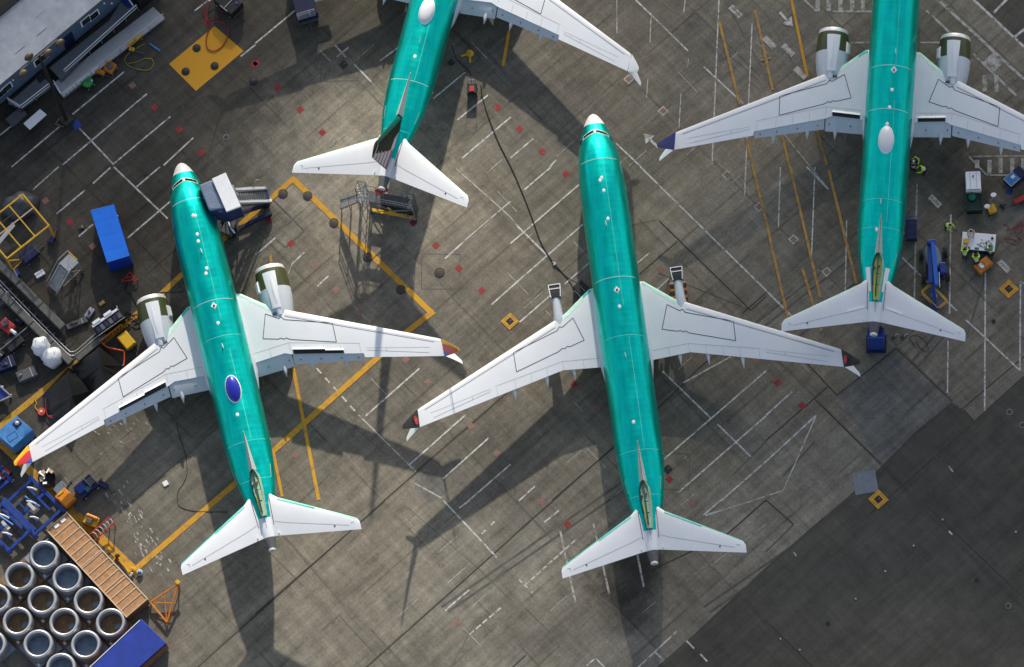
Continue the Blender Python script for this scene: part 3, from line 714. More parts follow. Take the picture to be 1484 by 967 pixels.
            if wl[0] == 'roundel':
                cpt = Vector((24.1, 17.02, z0+.50)); a1 = Vector((1.5, 0, 0)).normalized(); a2 = Vector((.9, 1.15, 2.55)).normalized(); nn = a1.cross(a2).normalized()
                a2 = nn.cross(a1).normalized()
                for side in (1, -1):
                    for r0, r1, mm in ((0, .20, 'winglet_red'), (.25, .33, 'winglet_red')):
                        vs = []; fs = []; K = 20
                        for k in range(K):
                            t = 2*math.pi*k/K
                            rr = r1*(1+(.22*math.cos(5*t) if r0 == 0 else 0))
                            for r_ in (max(r0, .001), rr):
                                v = cpt+a1*r_*math.cos(t)+a2*r_*math.sin(t)+nn*side*.07; vs.append(Vector((v.x, sg*v.y, v.z)))
                        fs = [(2*k, 2*k+1, 2*((k+1) % K)+1, 2*((k+1) % K)) for k in range(K)]
                        MB().add(vs, fs).build('tail_emblem', mm, root)
        blade('winglet_strake', 'slat', (23.5, 16.82, z0-.05), (24.55, 16.82, z0-.05), (25.25, 17.95, z0-.85), (24.95, 17.95, z0-.85), .035)
        # ---- pylon and engine
        ye = 4.87
        if engines:
            en = MB(); cz = 1.95
            def naz(prof, name, m_, a0=0, a1=2*math.pi, par=root):
                mb = MB(); K = 48; rings = []
                for x, r_ in prof:
                    ring = [Vector((x, sg*ye+r_*math.sin(a0+(a1-a0)*k/K), cz+r_*math.cos(a0+(a1-a0)*k/K))) for k in range(K if a1-a0 > 6.2 else K+1)]
                    rings.append(ring)
                n_ = len(rings[0]); vs = [v for r_ in rings for v in r_]; fs = []
                for j in range(len(rings)-1):
                    for i in range(n_ if a1-a0 > 6.2 else n_-1):
                        fs.append((j*n_+i, j*n_+(i+1) % n_, (j+1)*n_+(i+1) % n_, (j+1)*n_+i))
                return mb.add(vs, fs).build(name, m_, par, True, auto=50)
            naz([(13.45,.92),(13.2,.94),(13.05,.98),(12.97,1.04),(12.94,1.10),(12.97,1.15),(13.05,1.185),(13.3,1.22)], 'inlet_lip', 'ring')
            naz([(13.3,1.22),(13.7,1.27),(14.3,1.31),(14.95,1.31)], 'fan_cowl', 'olive')
            rc = naz([(14.95,1.315),(15.5,1.29),(16.2,1.22),(16.9,1.10),(17.2,1.04)], 'rear_cowl', 'flap')
            naz([(13.4,.92),(14.2,.95),(14.9,.95)], 'inlet_duct', 'dgrey'); naz([(17.15,1.02),(16.6,.95),(16.3,.4)], 'fan_duct', 'dgrey')
            naz([(16.3,.68),(17.4,.62),(18.4,.42)], 'core_nozzle', 'dgrey'); naz([(18.0,.3),(18.9,.02)], 'exhaust_plug', 'steel')
            naz([(14.2,.94),(14.21,.001)], 'fan', 'lineb'); naz([(13.75,.01),(14.0,.2),(14.19,.3)], 'spinner', 'lgrey')
            for k in range(5):   # saw-tooth nozzle edge
                a = -sg*(.25+k*.12)-(.3 if sg > 0 else -.3)*0
                c0 = Vector((17.15, sg*ye+1.07*math.sin(a), cz+1.07*math.cos(a)))
                MB().prism([c0+Vector((-.20,0,.03)), c0+Vector((.06,-.07,.02)), c0+Vector((.06,.07,.02))], c0.z-.02).build('nozzle_tooth', 'lineb', rc)
            # inboard strake panel (white) and top panel widening forwards
            s2 = -sg
            sk = MB(); aa = s2*1.12
            pts = []
            for x, h in ((14.0, .02), (14.15, .2), (14.9, .2), (15.1, .02)):
                pts.append(x)
            for x0, x1 in ((14.0, 15.0),):
                o_ = [Vector((x, sg*ye+(1.31+h)*math.sin(aa), cz+(1.31+h)*math.cos(aa))) for x, h in ((14.0,.0),(14.15,.16),(14.95,.16),(15.05,.0))]
                d_ = Vector((0, -math.cos(aa)*.2, math.sin(aa)*.2))
                sk.add([v-d_ for v in o_]+[v+d_ for v in o_], [(0,1,5,4),(1,2,6,5),(2,3,7,6),(0,3,2,1),(4,5,6,7)])
            sk.build('nacelle_strake', 'tape', root)
            mb = MB(); prof = [(13.62,1.275,.43),(14.2,1.32,.40),(14.9,1.335,.36),(15.5,1.33,.30),(16.2,1.30,.28),(16.75,1.24,.30)]
            rings = [[Vector((x, sg*ye+r_*math.sin(a), cz+r_*math.cos(a))) for a in [(-aw+2*aw*k/8)-(.07*sg) for k in range(9)]] for x, r_, aw in prof]
            vs = [v for r_ in rings for v in r_]; fs = [(j*9+i, j*9+i+1, (j+1)*9+i+1, (j+1)*9+i) for j in range(len(rings)-1) for i in range(8)]
            mb.add(vs, fs).build('pylon_cover', 'white', root, True)
            MB().loft([[Vector((x, sg*ye+w_*math.cos(t), z_+h_*math.sin(t))) for t in [i*math.pi/8 for i in range(9)]] for x, w_, h_, z_ in ((14.1,.05,.02,3.26),(14.5,.17,.10,3.22),(15.4,.20,.18,3.18),(16.3,.24,.22,3.05),(17.3,.24,.18,2.85))]).build('pylon', 'white', root, True, auto=60)
        if pylons:
            rings = []
            for x, w_, zt_, zb_ in ((13.95,.47,2.95,2.3),(14.6,.42,3.0,2.2),(15.02,.37,3.0,2.1)):
                rings.append([Vector((x, sg*ye-w_, zt_)), Vector((x, sg*ye+w_, zt_)), Vector((x, sg*ye+w_, zb_)), Vector((x, sg*ye-w_, zb_))])
            cv = MB().loft(rings).build('pylon_cover', 'black', root, bevel=.02)
            fr = MB()
            for i in range(3):
                a, b = rings[i][0]+Vector((0,0,.03)), rings[i][1]+Vector((0,0,.03))
                if i < 2: fr.bar(a if i == 0 else a.lerp(rings[0][0],.45), b if i == 0 else b.lerp(rings[0][1],.45), .07, .05)
                if i < 2:
                    for q_ in (0, 1): fr.bar(rings[i][q_]+Vector((0,0,.03)), rings[i+1][q_]+Vector((0,0,.03)), .06, .07)
            fr.build('white_tape', 'tape', cv)
            MB().loft([[Vector((x, sg*ye+w_*math.cos(t), z_+h_*math.sin(t))) for t in [i*2*math.pi/14 for i in range(14)]] for x, w_, h_, z_ in ((15.0,.36,.4,2.55),(15.6,.35,.42,2.58),(16.3,.38,.42,2.58),(16.9,.46,.36,2.62),(17.5,.30,.3,2.6))]).build('pylon', 'flap', root, True, auto=60)
        # ---- tailplane
        X = lambda x: mapx(x)
        def hz(y): return 4.95+y*.125
        def hl(y): return X(34.35)+(y-1.25)*.62 if y > 1.25 else X(34.35)-(1.25-y)*1.0
        def hr(y): return X(37.45)+(y-.6)*.222
        rings = []
        for y in (.25, .7, 1.0, 1.25, 2, 3.5, 5, 6.4, 7.0, 7.17):
            l_, e_ = hl(y)+(.25 if y > 7.1 else 0), hr(y); c_ = e_-l_; tk = .045*c_*(.6 if y > 7.1 else 1)
            rings.append([Vector((l_+t*c_, sg*y, hz(y)+k*tk)) for t, k in ((0,0),(.03,.45),(.12,.8),(.3,1),(.55,.85),(.8,.45),(1,.04),(1,-.04),(.55,-.85),(.3,-1),(.12,-.8),(.03,-.45))])
        st = MB().loft(rings).build('tailplane', 'white', root, True, auto=35)
        def htop(x, y):
            l_, e_ = hl(y), hr(y); t = (x-l_)/(e_-l_); ks = ((0,0),(.03,.45),(.12,.8),(.3,1),(.55,.85),(.8,.45),(1,.04))
            for i in range(6):
                if t <= ks[i+1][0]:
                    f = (t-ks[i][0])/(ks[i+1][0]-ks[i][0]); k = ks[i][1]+(ks[i+1][1]-ks[i][1])*f; break
            else: k = .04
            return Vector((x, sg*y, hz(y)+k*.045*(e_-l_)+.012))
        def hstrip(f0, f1, y0, y1, name, m_, wd=None, n_=8):
            vs = []
            for i in range(n_+1):
                y = y0+(y1-y0)*i/n_; l_, e_ = hl(y), hr(y); c_ = e_-l_
                xa = l_+f0*c_; xb = xa+wd if wd else l_+f1*c_
                vs += [htop(xa, y), htop(xb, y)]
            return MB().add(vs, [(2*i, 2*i+1, 2*i+3, 2*i+2) for i in range(n_)]).build(name, m_, st, True)
        hstrip(.67, 0, .75, 6.3, 'elevator_gap', 'linef', .03)
        rg = MB(); gp_ = [htop(x, .74-.10*(x-hl(.74))/2.2) for x in [hl(.9)+.25+k*.28 for k in range(9)]]
        for v in gp_: v.z += .012
        rg.tube(gp_, .022, 5, smooth=0).build('root_gap', 'lineb', st)
        hstrip(0.0, 0, 1.3, 7.0, 'leading_edge_strip', 'teal' if not fin and not protect else 'mint', .09)
        if not fin and not protect: hstrip(.05, 0, 1.3, 4.0, 'leading_edge_strip', 'teal', .10)
        if protect:
            vs = [htop(hl(1.05)+.12, 1.05), htop(hl(2.6)+.15, 2.35), htop(hl(2.45)+1.75, 2.15), htop(hl(1.05)+2.2, .85)]
            for v in vs: v.z += .01
            MB().add(vs, [(0,1,2,3)]).build('protective_sheet', 'tape', st)
        for (f, yy) in ((.74, 5.2),):
            MB().lathe([(.001,.03),(.06,.02),(.07,0)], htop(hl(yy)+f*(hr(yy)-hl(yy)), yy), 10).build('drain_plug', 'lineb', st)
        o_ = htop(hl(6.6)+.55*(hr(6.6)-hl(6.6)), 6.6)
        MB().tube([o_+Vector((-.12,-.12,.0)), o_+Vector((-.12,.12,.0)), o_+Vector((.1,.14,.0))], .015, 5, smooth=0).build('access_panel_edge', 'linef', st)
        MB().box((hr(.85)-.25, sg*.85, hz(.85)+.12), (.18, .05, .3)).build('hinge_fairing', 'slat', st)
    # ---- dorsal fin and fin
    xd, xa = mapx(28.55), mapx(32.35 if fin else 31.95)
    rings = []
    for i in range(9):
        t = i/8; x = xd+(xa-xd)*t; zt = sec(x)[1]; w_ = .04+.27*t; h = .03+.62*t
        rings.append([Vector((x, -w_, zt-.04)), Vector((x, -w_*.55, zt+h*.45)), Vector((x, -.03, zt+h)), Vector((x, .03, zt+h)), Vector((x, w_*.55, zt+h*.45)), Vector((x, w_, zt-.04))])
    do = MB().loft(rings).build('dorsal_fin', 'dorsal', root, True, auto=25)
    MB().tube([Vector((xd+(xa-xd)*t, 0, sec(xd+(xa-xd)*t)[1]+.05+.62*t)) for t in (0.02,.3,.6,1)], .018, 6).build('dorsal_seam', 'lineb', do)
    if fin:
        def fl(h): return 32.3+h*(37.25-32.3)/6.75
        def fr_(h): return 37.05+h*(38.62-37.05)/6.75
        rings = []
        for h in (-.35, 0, 1.5, 3, 4.5, 6, 6.6, 6.75):
            l_, e_ = fl(h)+(.15 if h > 6.7 else 0), fr_(h); c_ = e_-l_; tk = (.055*c_+.03)*(.5 if h > 6.7 else 1)
            rings.append([Vector((l_+t*c_, k*tk, 5.45+h)) for t, k in ((0,0),(.02,.4),(.1,.8),(.3,1),(.6,.8),(1,.1),(1,-.1),(.6,-.8),(.3,-1),(.1,-.8),(.02,-.4))])
        fo = MB().loft(rings).build('fin', 'fin_olive', root, True, auto=40)
        def fside(f, h, sd_, off=.02):
            l_, e_ = fl(h), fr_(h); c_ = e_-l_; tk = .055*c_+.03; ks = ((0,0),(.02,.4),(.1,.8),(.3,1),(.6,.8),(1,.1))
            for i in range(5):
                if f <= ks[i+1][0]: k = ks[i][1]+(ks[i+1][1]-ks[i][1])*(f-ks[i][0])/(ks[i+1][0]-ks[i][0]); break
            return Vector((l_+f*c_, sd_*(k*tk+off), 5.45+h))
        for sd_ in (-1, 1):
            def fp(name, quad, m_, off=.02, n_=6):
                vs = []
                for i in range(n_+1):
                    for j in range(n_+1):
                        a, b = i/n_, j/n_
                        f = (quad[0][0]*(1-a)+quad[1][0]*a)*(1-b)+(quad[3][0]*(1-a)+quad[2][0]*a)*b
                        h = (quad[0][1]*(1-a)+quad[1][1]*a)*(1-b)+(quad[3][1]*(1-a)+quad[2][1]*a)*b
                        vs.append(fside(f, h, sd_, off))
                MB().add(vs, [(i*(n_+1)+j, i*(n_+1)+j+1, (i+1)*(n_+1)+j+1, (i+1)*(n_+1)+j) for i in range(n_) for j in range(n_)]).build(name, m_, fo, True)
            fp('leading_edge', [(0,.1),(.075,.1),(.16,6.6),(0,6.6)], 'dgreen')
            fp('fin_tip_cap', [(0,6.35),(1,6.35),(1,6.72),(.05,6.72)], 'dgreen', .03)
            fp('rudder_panel', [(.62,.15),(1,.15),(1,6.3),(.74,6.3)], 'stripe_grey', .03)
            for k in range(5):
                h0 = .35+k*1.22
                fp('livery_stripe', [(.64,h0),(1,h0-.10),(1,h0+.42),(.64,h0+.54)], 'stripe_red' if k < 6 else 'navy', .04)
            fp('fin_base', [(.30,.05),(.62,.05),(.64,1.2),(.40,1.0)], 'dorsal', .026)
        MB().cyl((fl(5.9), 0, 11.5), (fl(5.9)-.18, 0, 11.5), .05).build('fin_light', 'wfilm', fo)
    else:
        # open fin mount: low oval frame with primer coloured bay
        x0, x1 = xa-.05, mapx(35.75)
        def ovw(t): return .40*min(1, math.sqrt(max(0, t)*6))*(1-.45*max(0, (t-.45)/.55))+.015
        n_ = 20; L_ = [(x0+(x1-x0)*i/n_, ovw(i/n_)) for i in range(n_+1)]
        fz = lambda x: sec(x)[1]+.02
        hh = lambda t: .62*(1-t)**.7+.10
        for sd_ in (-1, 1):
            vs = []; fs = []
            for i, (x, w_) in enumerate(L_):
                z = fz(x); h = hh(i/n_)
                vs += [Vector((x, sd_*(w_+.05), z-.1)), Vector((x, sd_*(w_*.86+.03), z+h*.55)), Vector((x, sd_*max(.0, w_*.86-.05), z+h*.55)), Vector((x, sd_*max(0, w_*.8-.05), z))]
            fs = [(4*i+k, 4*i+k+1, 4*i+5+k, 4*i+4+k) for i in range(n_) for k in range(3)]
            MB().add(vs, fs).build('fin_mount_frame', 'dgreen' if sd_ < 0 else 'pgreen', root, True, auto=40)
        vs = []
        for i, (x, w_) in enumerate(L_): vs += [Vector((x, -w_*.86, fz(x)+.20)), Vector((x, w_*.86, fz(x)+.20))]
        fb = MB().add(vs, [(2*i, 2*i+1, 2*i+3, 2*i+2) for i in range(n_)]).build('fin_mount_bay', 'primer' if protect else 'pgreen', root)
        MB().prism([Vector((x0+.1,-.03,0)), Vector((x1-.3,-.05-.03,0)), Vector((x1-.3,.05-.03,0)), Vector((x0+.1,.03,0))], 5.3, 5.86).build('centre_web', 'dgreen', fb)
        vs = [Vector((x0+.5*(x1-x0)+dx, y, fz(x0)+.24)) for dx, y in ((0,-.26),(1.9,-.14),(2.1,-.09),(.4,-.12))]
        MB().add(vs, [(0,1,2,3)]).build('yellow_lug', mat('lug_yellow', (.62,.60,.08), .5, var=.2, vscale=3), fb)
        for xx in (1.1, 1.25): MB().cyl((x0+xx, .12*(1 if xx < 1.2 else -2), 5.5), (x0+xx, .12*(1 if xx < 1.2 else -2), 5.70), .07).build('red_plug', 'redp', fb)
        for xx in (.8, 1.7, 2.6): MB().box((x0+xx, 0, 5.46), (.05, .5-xx*.06, .22)).build('frame_rib', 'dgreen', fb)
        if protect:
            for sd_ in (-1, 1): patch('protective_sheet', mapx(33.0), mapx(35.0), sd_*.42, sd_*.72, 'tape', .03, 4, 3)
            patch('protective_sheet', mapx(33.0), mapx(33.02), -.42, .42, 'tape', .03, 1, 3)
        # blunt blue grey rudder base shadow plate
    MB().box((mapx(36.2), 0, sec(mapx(36.2))[1]-.02), (.9, .05, .06)).build('rudder_hinge', 'linef', root)
    # nose gear and main gear
    for x, y in ((mapx(4.1), 0), (19.6, 2.86), (19.6, -2.86)):
        if x < cut: continue
        r_ = .34 if y == 0 else .56
        gl = MB().cyl((x, y, r_), (x, y, 2.6), .10).build('landing_gear_leg', 'lgrey', root, True, auto=40)
        for dy in (-.22, .22) if y == 0 else (-.43, .43):
            wv = MB().lathe([(.001,-.12),(r_*.55,-.13),(r_*.9,-.12),(r_,-.06),(r_,.06),(r_*.9,.12),(r_*.55,.13),(.001,.12)], (0,0,0), 24)
            for v in wv.v: v.x, v.y, v.z = v.x+x, v.z+y+dy, v.y+r_
            wv.build('wheel', 'tyre', gl, True, auto=40)
    if protect or True:
        pass
    return root
M['winglet_yellow'] = mat('winglet_yellow', (.90, .46, .01), .35); M['winglet_red'] = mat('winglet_red', (.62, .008, .012), .35)
M['winglet_blue'] = mat('winglet_blue', (.02, .05, .45), .35); M['winglet_navy'] = mat('winglet_navy', (.010, .013, .17), .35)
M['fin_olive'] = mat('fin_olive', (.022, .026, .010), .8, .0, var=.2, vscale=.8); M['stripe_grey'] = mat('stripe_grey', (.46, .48, .52), .45, var=.05, vscale=1)
M['stripe_red'] = mat('stripe_red', (.30, .03, .09), .45)
M['rad_blue'] = mat('radome_blue', (.012, .02, .36), .22, coat=.6); M['rad_white'] = mat('radome_white', (.78, .78, .82), .3, coat=.3)
M['fin_olive'].node_tree.nodes['Principled BSDF'].inputs['Specular IOR Level'].default_value = .15
Q = [(-22.78713312, 165.73502368, -1.55021725), (10.31140204, 159.1050427, -1.66665653), (9.49462338, 190.84183185, -2.02510544), (39.21949345, 172.40897169, -1.87372075)]
make_airliner(Q[0], 'shortest green airliner with a blue oval on its roof and yellow and red winglets', n0=2.57, t0=-1.72, wl=('bands',), radome='rad_blue',
  spoil=((1, 5.2, 7.7, .55, .22), (1, 7.7, 9.1, .42, .20), (-1, 5.2, 7.0, .55, .22), (-1, 7.0, 9.2, .42, .22)), seams=(6.7, 15.6, 18.7, 27.7, 30.9, 33.0),
  crown=((8.24,.14,'disc'),(8.3,.3,'disc'),(9.9,.1,'disc'),(10.5,.05,'disc'),(11.4,.12,'blade'),(12.9,.2,'disc'),(13.3,.05,'disc'),(16.1,.06,'beacon'),(17.6,.06,'disc'),(19.6,0,'blade'),(25.4,-.15,'disc')))
make_airliner(Q[1], 'green airliner in the middle without engines, its black winglets with a red emblem', flaps=False, engines=False, pylons=True, wl=('roundel', 'black'),
  seams=(4.8, 14.9, 19.8, 29.3, 33.0, 35.0), crown=((6.5,.06,'disc'),(6.7,-.1,'disc'),(7.6,.08,'disc'),(10.0,.1,'disc'),(10.4,-.1,'blade'),(16.0,.03,'beacon'),(17.4,.06,'disc'),(21.5,0,'blade'),(27.0,-.1,'disc')))
make_airliner(Q[2], 'green airliner cut by the top edge with a tall dark fin with red stripes', fin=True, t0=.11, wl=('plain', 'white'), radome='rad_white',
  seams=(19.0, 29.3, 33.6, 36.0), crown=((27.25,0,'disc'),(25.9,0.1,'blade'),(16.0,.03,'beacon')), cut=0)
make_airliner(Q[3], 'green airliner at the upper right with dark blue winglet and white sheets on its tail', t0=.91, wl=('plain', 'winglet_navy'), radome='rad_white', protect=True,
  spoil=((-1, 2.3, 4.5, .50, .24), (1, 2.3, 4.5, .50, .24)), seams=(16.9, 20.6, 28.2, 30.6), crown=((15.75,.3,'blade'),(17.3,.25,'beacon'),(19.0,.2,'disc'),(20.5,.1,'disc'),(21.9,.0,'disc'),(28.5,-.1,'blade'),(30.8,-.3,'disc')))
# ------------------------------------------------------------------ unseen cloud puffs added to shade the right and upper left of the apron
def cloud(name, blobs, Zc, seed):
    rnd = random.Random(seed); bm = bmesh.new()
    for (u, v, r, n, j) in blobs:
        for k in range(n):
            gp = P(u+rnd.uniform(-j, j), v+rnd.uniform(-j, j)); zz = Zc+rnd.uniform(-25, 25)
            c = Vector((gp.x-SH.x*zz, gp.y-SH.y*zz, zz)); rr = r*rnd.uniform(.7, 1.25)
            ph = [rnd.uniform(0, 6) for _ in range(3)]
            ret = bmesh.ops.create_icosphere(bm, subdivisions=2, radius=1)
            for q in ret['verts']:
                d = q.co.normalized(); s_ = rr*(1+.16*math.sin(5*d.x+ph[0])+.13*math.sin(6*d.y+ph[1])+.10*math.sin(8*d.z+ph[2]))
                q.co = c+Vector((d.x*s_*1.1, d.y*s_, d.z*s_*.8))
    me = bpy.data.meshes.new(name); bm.to_mesh(me); bm.free(); me.materials.append(M['puffm'])
    for p in me.polygons: p.use_smooth = True
    o = bpy.data.objects.new(name, me); C.objects.link(o); return struct(o)
rb = []
for v in range(-260, 1150, 70):
    for u in range(1010, 1760, 72):
        edge = 1030 if v < 500 else 1010
        if v > 700: edge = 930
        if u >= edge: rb.append((u, v, 1.9 if v < 560 else 3.0, 1, 22))
for v in range(-200, 1150, 75):       # thinner western fringe, sunlight between the puffs
    for u in (880, 950, 1010):
        if v > 560 and u < 900: continue
        rb.append((u, v, 1.2 if u < 900 else 1.6, 1, 30))
for (u, v) in ((890,900),(960,880),(900,980),(960,960),(850,1010),(880,840)): rb.append((u, v, 4.5, 1, 12))
cloud('cloud', rb, 560, 3)
lb_ = []
for v in range(-330, 380, 62):
    for u in range(-240, 420, 62):
        if u*.9+v*1.0 < 265: lb_.append((u, v, 6.2, 1, 14))
for v in range(180, 560, 70):
    for u in range(-160, 260, 80):
        if u*.9+v*1.0 >= 265 and v < 470-u*.3: lb_.append((u, v, 3.4, 1, 28))
cloud('cloud', lb_, 520, 9)

# ------------------------------------------------------------------ helpers for carts and people
def seg(mb, pix, z, r, closed=False):   # tube through pixel points at height z (z may be a list)
    zs = z if isinstance(z, (list, tuple)) else [z]*len(pix)
    return mb.tube([P(a, b, h) for (a, b), h in zip(pix, zs)], r, 7, closed)
def frame(c, rz):
    c = Vector(c); ca, sa = math.cos(rz), math.sin(rz)
    return lambda x, y, z: Vector((c.x+x*ca-y*sa, c.y+x*sa+y*ca, c.z+z))
def wheel_mb(c, rz, r, wd):
    d = Vector((-math.sin(rz), math.cos(rz), 0))*wd/2; c = Vector(c)
    return MB().cyl(c-d, c+d, r, n=18)
def wheels(T, F, rz, pts, r, wd, m='tyre'):
    for x, y in pts:
        c = F(x, y, r); o = T.part('wheel', wheel_mb(c, rz, r, wd), m, True, auto=40, bevel=.02)
        d = Vector((-math.sin(rz), math.cos(rz), 0))*(wd/2+.01)*(1 if y > 0 else -1)
        mb = MB().cyl(c, c+d, r*.5, n=12); mb.v = [q-T.b for q in mb.v]; mb.build('rim', 'lgrey', o)

# ---- people
def person(u, v, rz, label, vest='hivis', bend=0.3, arms='fwd', hat=None, group=None, z=0.0):
    b = P(u, v); root = thing('person', label, 'person', (b.x, b.y, z), rz, group)
    f = bend
    hip = Vector((0, 0, .95)); ch = hip+Vector((math.sin(f)*.42, 0, math.cos(f)*.42)); nk = ch+Vector((math.sin(f)*.13, 0, math.cos(f)*.13)); hd = nk+Vector((.05+.06*f, 0, .13))
    V = [hip]; E = []; Rr = [.15]
    def add(p, i, r): V.append(Vector(p)); E.append((i, len(V)-1)); Rr.append(r); return len(V)-1
    wst = add(hip+Vector((math.sin(f)*.15, 0, math.cos(f)*.15)), 0, .135)
    c_ = add(ch, wst, .155); n_ = add(nk, c_, .065); h1 = add(hd, n_, .085); add(hd+Vector((.01, 0, .10)), h1, .085)
    hands = []
    for s in (-1, 1):
        sh = add(ch+Vector((0, s*.19, .04)), c_, .068)
        if arms == 'fwd': el = (ch+Vector((.16, s*.26, -.16))); ha = el+Vector((.24, -s*.06, -.02))
        elif arms == 'side': el = (ch+Vector((.0, s*.30, -.24))); ha = el+Vector((.10, s*.02, -.22))
        else: el = (ch+Vector((.05+.1*s, s*.32, -.12))); ha = el+Vector((.2, -s*.1*s, -.1))
        e_ = add(el, sh, .048); a_ = add(ha, e_, .034); hands.append((ha, (ha-el).normalized(), s))
        st = .12*s if arms != 'side' else .05*s
        k0 = add(hip+Vector((0, s*.10, -.08)), 0, .10)
        kn = add(Vector((.05+st*.5, s*.12, .50)), k0, .070); an = add(Vector((st*.6, s*.13, .09)), kn, .045); add(Vector((st*.6+.19, s*.15, .05)), an, .042)
    def skinned(name, V_, E_, R_, m_, sub=1, par=root):
        me = bpy.data.meshes.new(name); me.from_pydata(V_, E_, []); me.materials.append(M[m_])
        o = bpy.data.objects.new(name, me); C.objects.link(o); o.parent = par
        o.modifiers.new('skin', 'SKIN'); lay = me.skin_vertices[0] if me.skin_vertices else None
        if lay is None:
            bm = bmesh.new(); bm.from_mesh(me); bm.verts.layers.skin.verify(); bm.to_mesh(me); bm.free(); lay = me.skin_vertices[0]
        for i, r in enumerate(R_): lay.data[i].radius = (r, r)
        lay.data[0].use_root = True
        su = o.modifiers.new('sub', 'SUBSURF'); su.levels = sub; su.render_levels = sub
        for p in me.polygons: p.use_smooth = True
        return o
    body = skinned('body', V, E, Rr, 'skin')
    # trousers, vest
    def shell(name, idx, grow, m_):
        mp_ = {j: k for k, j in enumerate(idx)}
        return skinned(name, [V[j] for j in idx], [(mp_[a], mp_[b_]) for a, b_ in E if a in mp_ and b_ in mp_], [Rr[j]+grow for j in idx], m_)
    legs = [0]+[j for j in range(len(V)) if V[j].z < .94 and j > 4 and any(j in e for e in E) and V[j].z < .88 and abs(V[j].y) < .17]
    legs = sorted(set(legs)); shell('trousers', legs, .014, 'trous')
    arms_ = [j for j in range(len(V)) if j not in legs and j not in (n_, h1, h1+1) and j != 0]
    shell('hi_vis_jacket', [wst]+[j for j in arms_ if j != wst], .020, vest)
    HB = MB().ball(hd+Vector((-.015, 0, .075)), .105, 14, 8, .95)
    HB.build('hard_hat' if hat else 'hair', hat or 'hair', root, True)
    fc = MB(); fx_ = hd+Vector((.095, 0, .03))
    fc.ball(fx_+Vector((.008, 0, -.005)), .016, 8, 6); fc.build('nose', 'skin', body, True)
    MB().ball(fx_+Vector((-.005, .032, .02)), .010, 6, 4).ball(fx_+Vector((-.005, -.032, .02)), .010, 6, 4).build('eyes', 'black', body)
    for ha, d, s in hands:
        x = d; y = Vector((0, 1, 0)); y = (y-x*y.dot(x)).normalized(); zz = x.cross(y)
        hm = MB().bar(ha, ha+x*.09, .07, .028)
        for k in range(4):
            p0 = ha+x*.085+y*(k-1.5)*.019; L = (.06, .072, .068, .052)[k]
            hm.tube([p0, p0+x*L*.6-zz*.008*s, p0+x*L-zz*.026], .0085, 6, smooth=0)
        hm.tube([ha+x*.02-y*s*.035, ha+x*.05-y*s*.06, ha+x*.085-y*s*.055-zz*.01], .010, 6, smooth=0)
        hm.build('hand', 'skin', body, True)
    # reflective bands
    bd = MB().lathe([(.17,-.025),(.178,-.02),(.178,.02),(.17,.025)], (0,0,0), 20); ax = Vector((math.sin(f), 0, math.cos(f)))
    rot = Vector((0, 0, 1)).rotation_difference(ax).to_matrix(); cc = hip+ax*.22
    bd.v = [cc+rot@q for q in bd.v]; bd.build('reflective_band', 'tape', root, True)
    return root
dn = dirpx(1400, 360, 0, -10)
person(1398, 376, dn, 'person in a lime jacket bent over the left end of the white work table', bend=.5)
person(1415, 385, dn+.1, 'person in a lime jacket between the work table and the orange cart', bend=.45)
person(1436, 372, dn+.35, 'person in a green jacket at the right end of the white work table', vest='vgreen', bend=.5)
person(1372, 332, dirpx(1372,332,8,6), 'person in a yellow green jacket pulling a cable beside the white line', bend=.55, arms='fwd')
person(1327, 236, dirpx(1327,236,0,8), 'person in a lime jacket standing nearest the wing of the upper right airliner', bend=.4)
person(1341, 251, dirpx(1341,251,-8,2), 'person in a lime jacket crouching just below right of a workmate', bend=.7, arms='fwd')
person(1324, 249, dirpx(1324,249,0,-8), 'person in dark clothes with a white hard hat facing a workmate in lime', vest='navy', bend=.4, hat='hat')
person(1407, 341, dirpx(1407,341,0,8), 'person in a tan and black jacket on the far side of the work table', vest='slatw', bend=.3)

# ---- white work table with tools
rz = dirpx(1395, 335, 47, 4); c = P(1418, 358); F = frame(c, rz)
T = Th('work_table', 'long white topped work table covered with tools beside three people in lime', 'work table', c)
T.part('table_top', MB().box(F(0,.1,.95), (2.65,1.45,.06), rz), 'tape', bevel=.01)
T.part('cabinet', MB().box(F(0,-.1,.52), (2.5,1.0,.78), rz), 'navy', bevel=.02)
T.part('drawer_front', MB().box(F(-.2,-.62,.6), (1.3,.03,.3), rz), 'bluep')
for x in (-.8,-.1,.7): T.part('tray', MB().box(F(x,-.50,.99), (.34,.18,.04), rz), 'dgrey')
wheels(T, F, rz, ((-1.1,-.45),(1.1,-.45),(-1.1,.45),(1.1,.45)), .12, .06)
tag_t = Th('toolbox', 'small orange toolbox at the left end of the white work table', 'toolbox', F(-1.0,.0,.98))
tag_t.part('case', MB().box(F(-1.0,-.02,1.10), (.42,.36,.22), rz), 'org', bevel=.02); tag_t.part('lid', MB().box(F(-1.0,-.02,1.225), (.44,.38,.03), rz), 'yel', bevel=.01)
rnd = random.Random(5)
T2 = Th('hand_tools', 'black and steel hand tools spread on the right half of the white work table', 'hand tools', F(.6,0,.98))
for k in range(14):
    x, y, a = rnd.uniform(.0, 1.1), rnd.uniform(-.45,.25), rnd.uniform(0, 3)
    T2.part('tool', MB().bar(F(x,y,1.0), F(x+.16*math.cos(a), y+.16*math.sin(a), 1.0), .035+rnd.random()*.03, .03), rnd.choice(['black','dgrey','steel']))
for x, y in ((1.05,.45),(1.1,-.25)): T2.part('pot', MB().cyl(F(x,y,.98), F(x,y,1.08), .10, n=12), 'black')
seg_c = MB(); seg(seg_c, [(1373,332),(1385,334),(1393,340),(1397,348)], [.6,.05,.05,.9], .02)
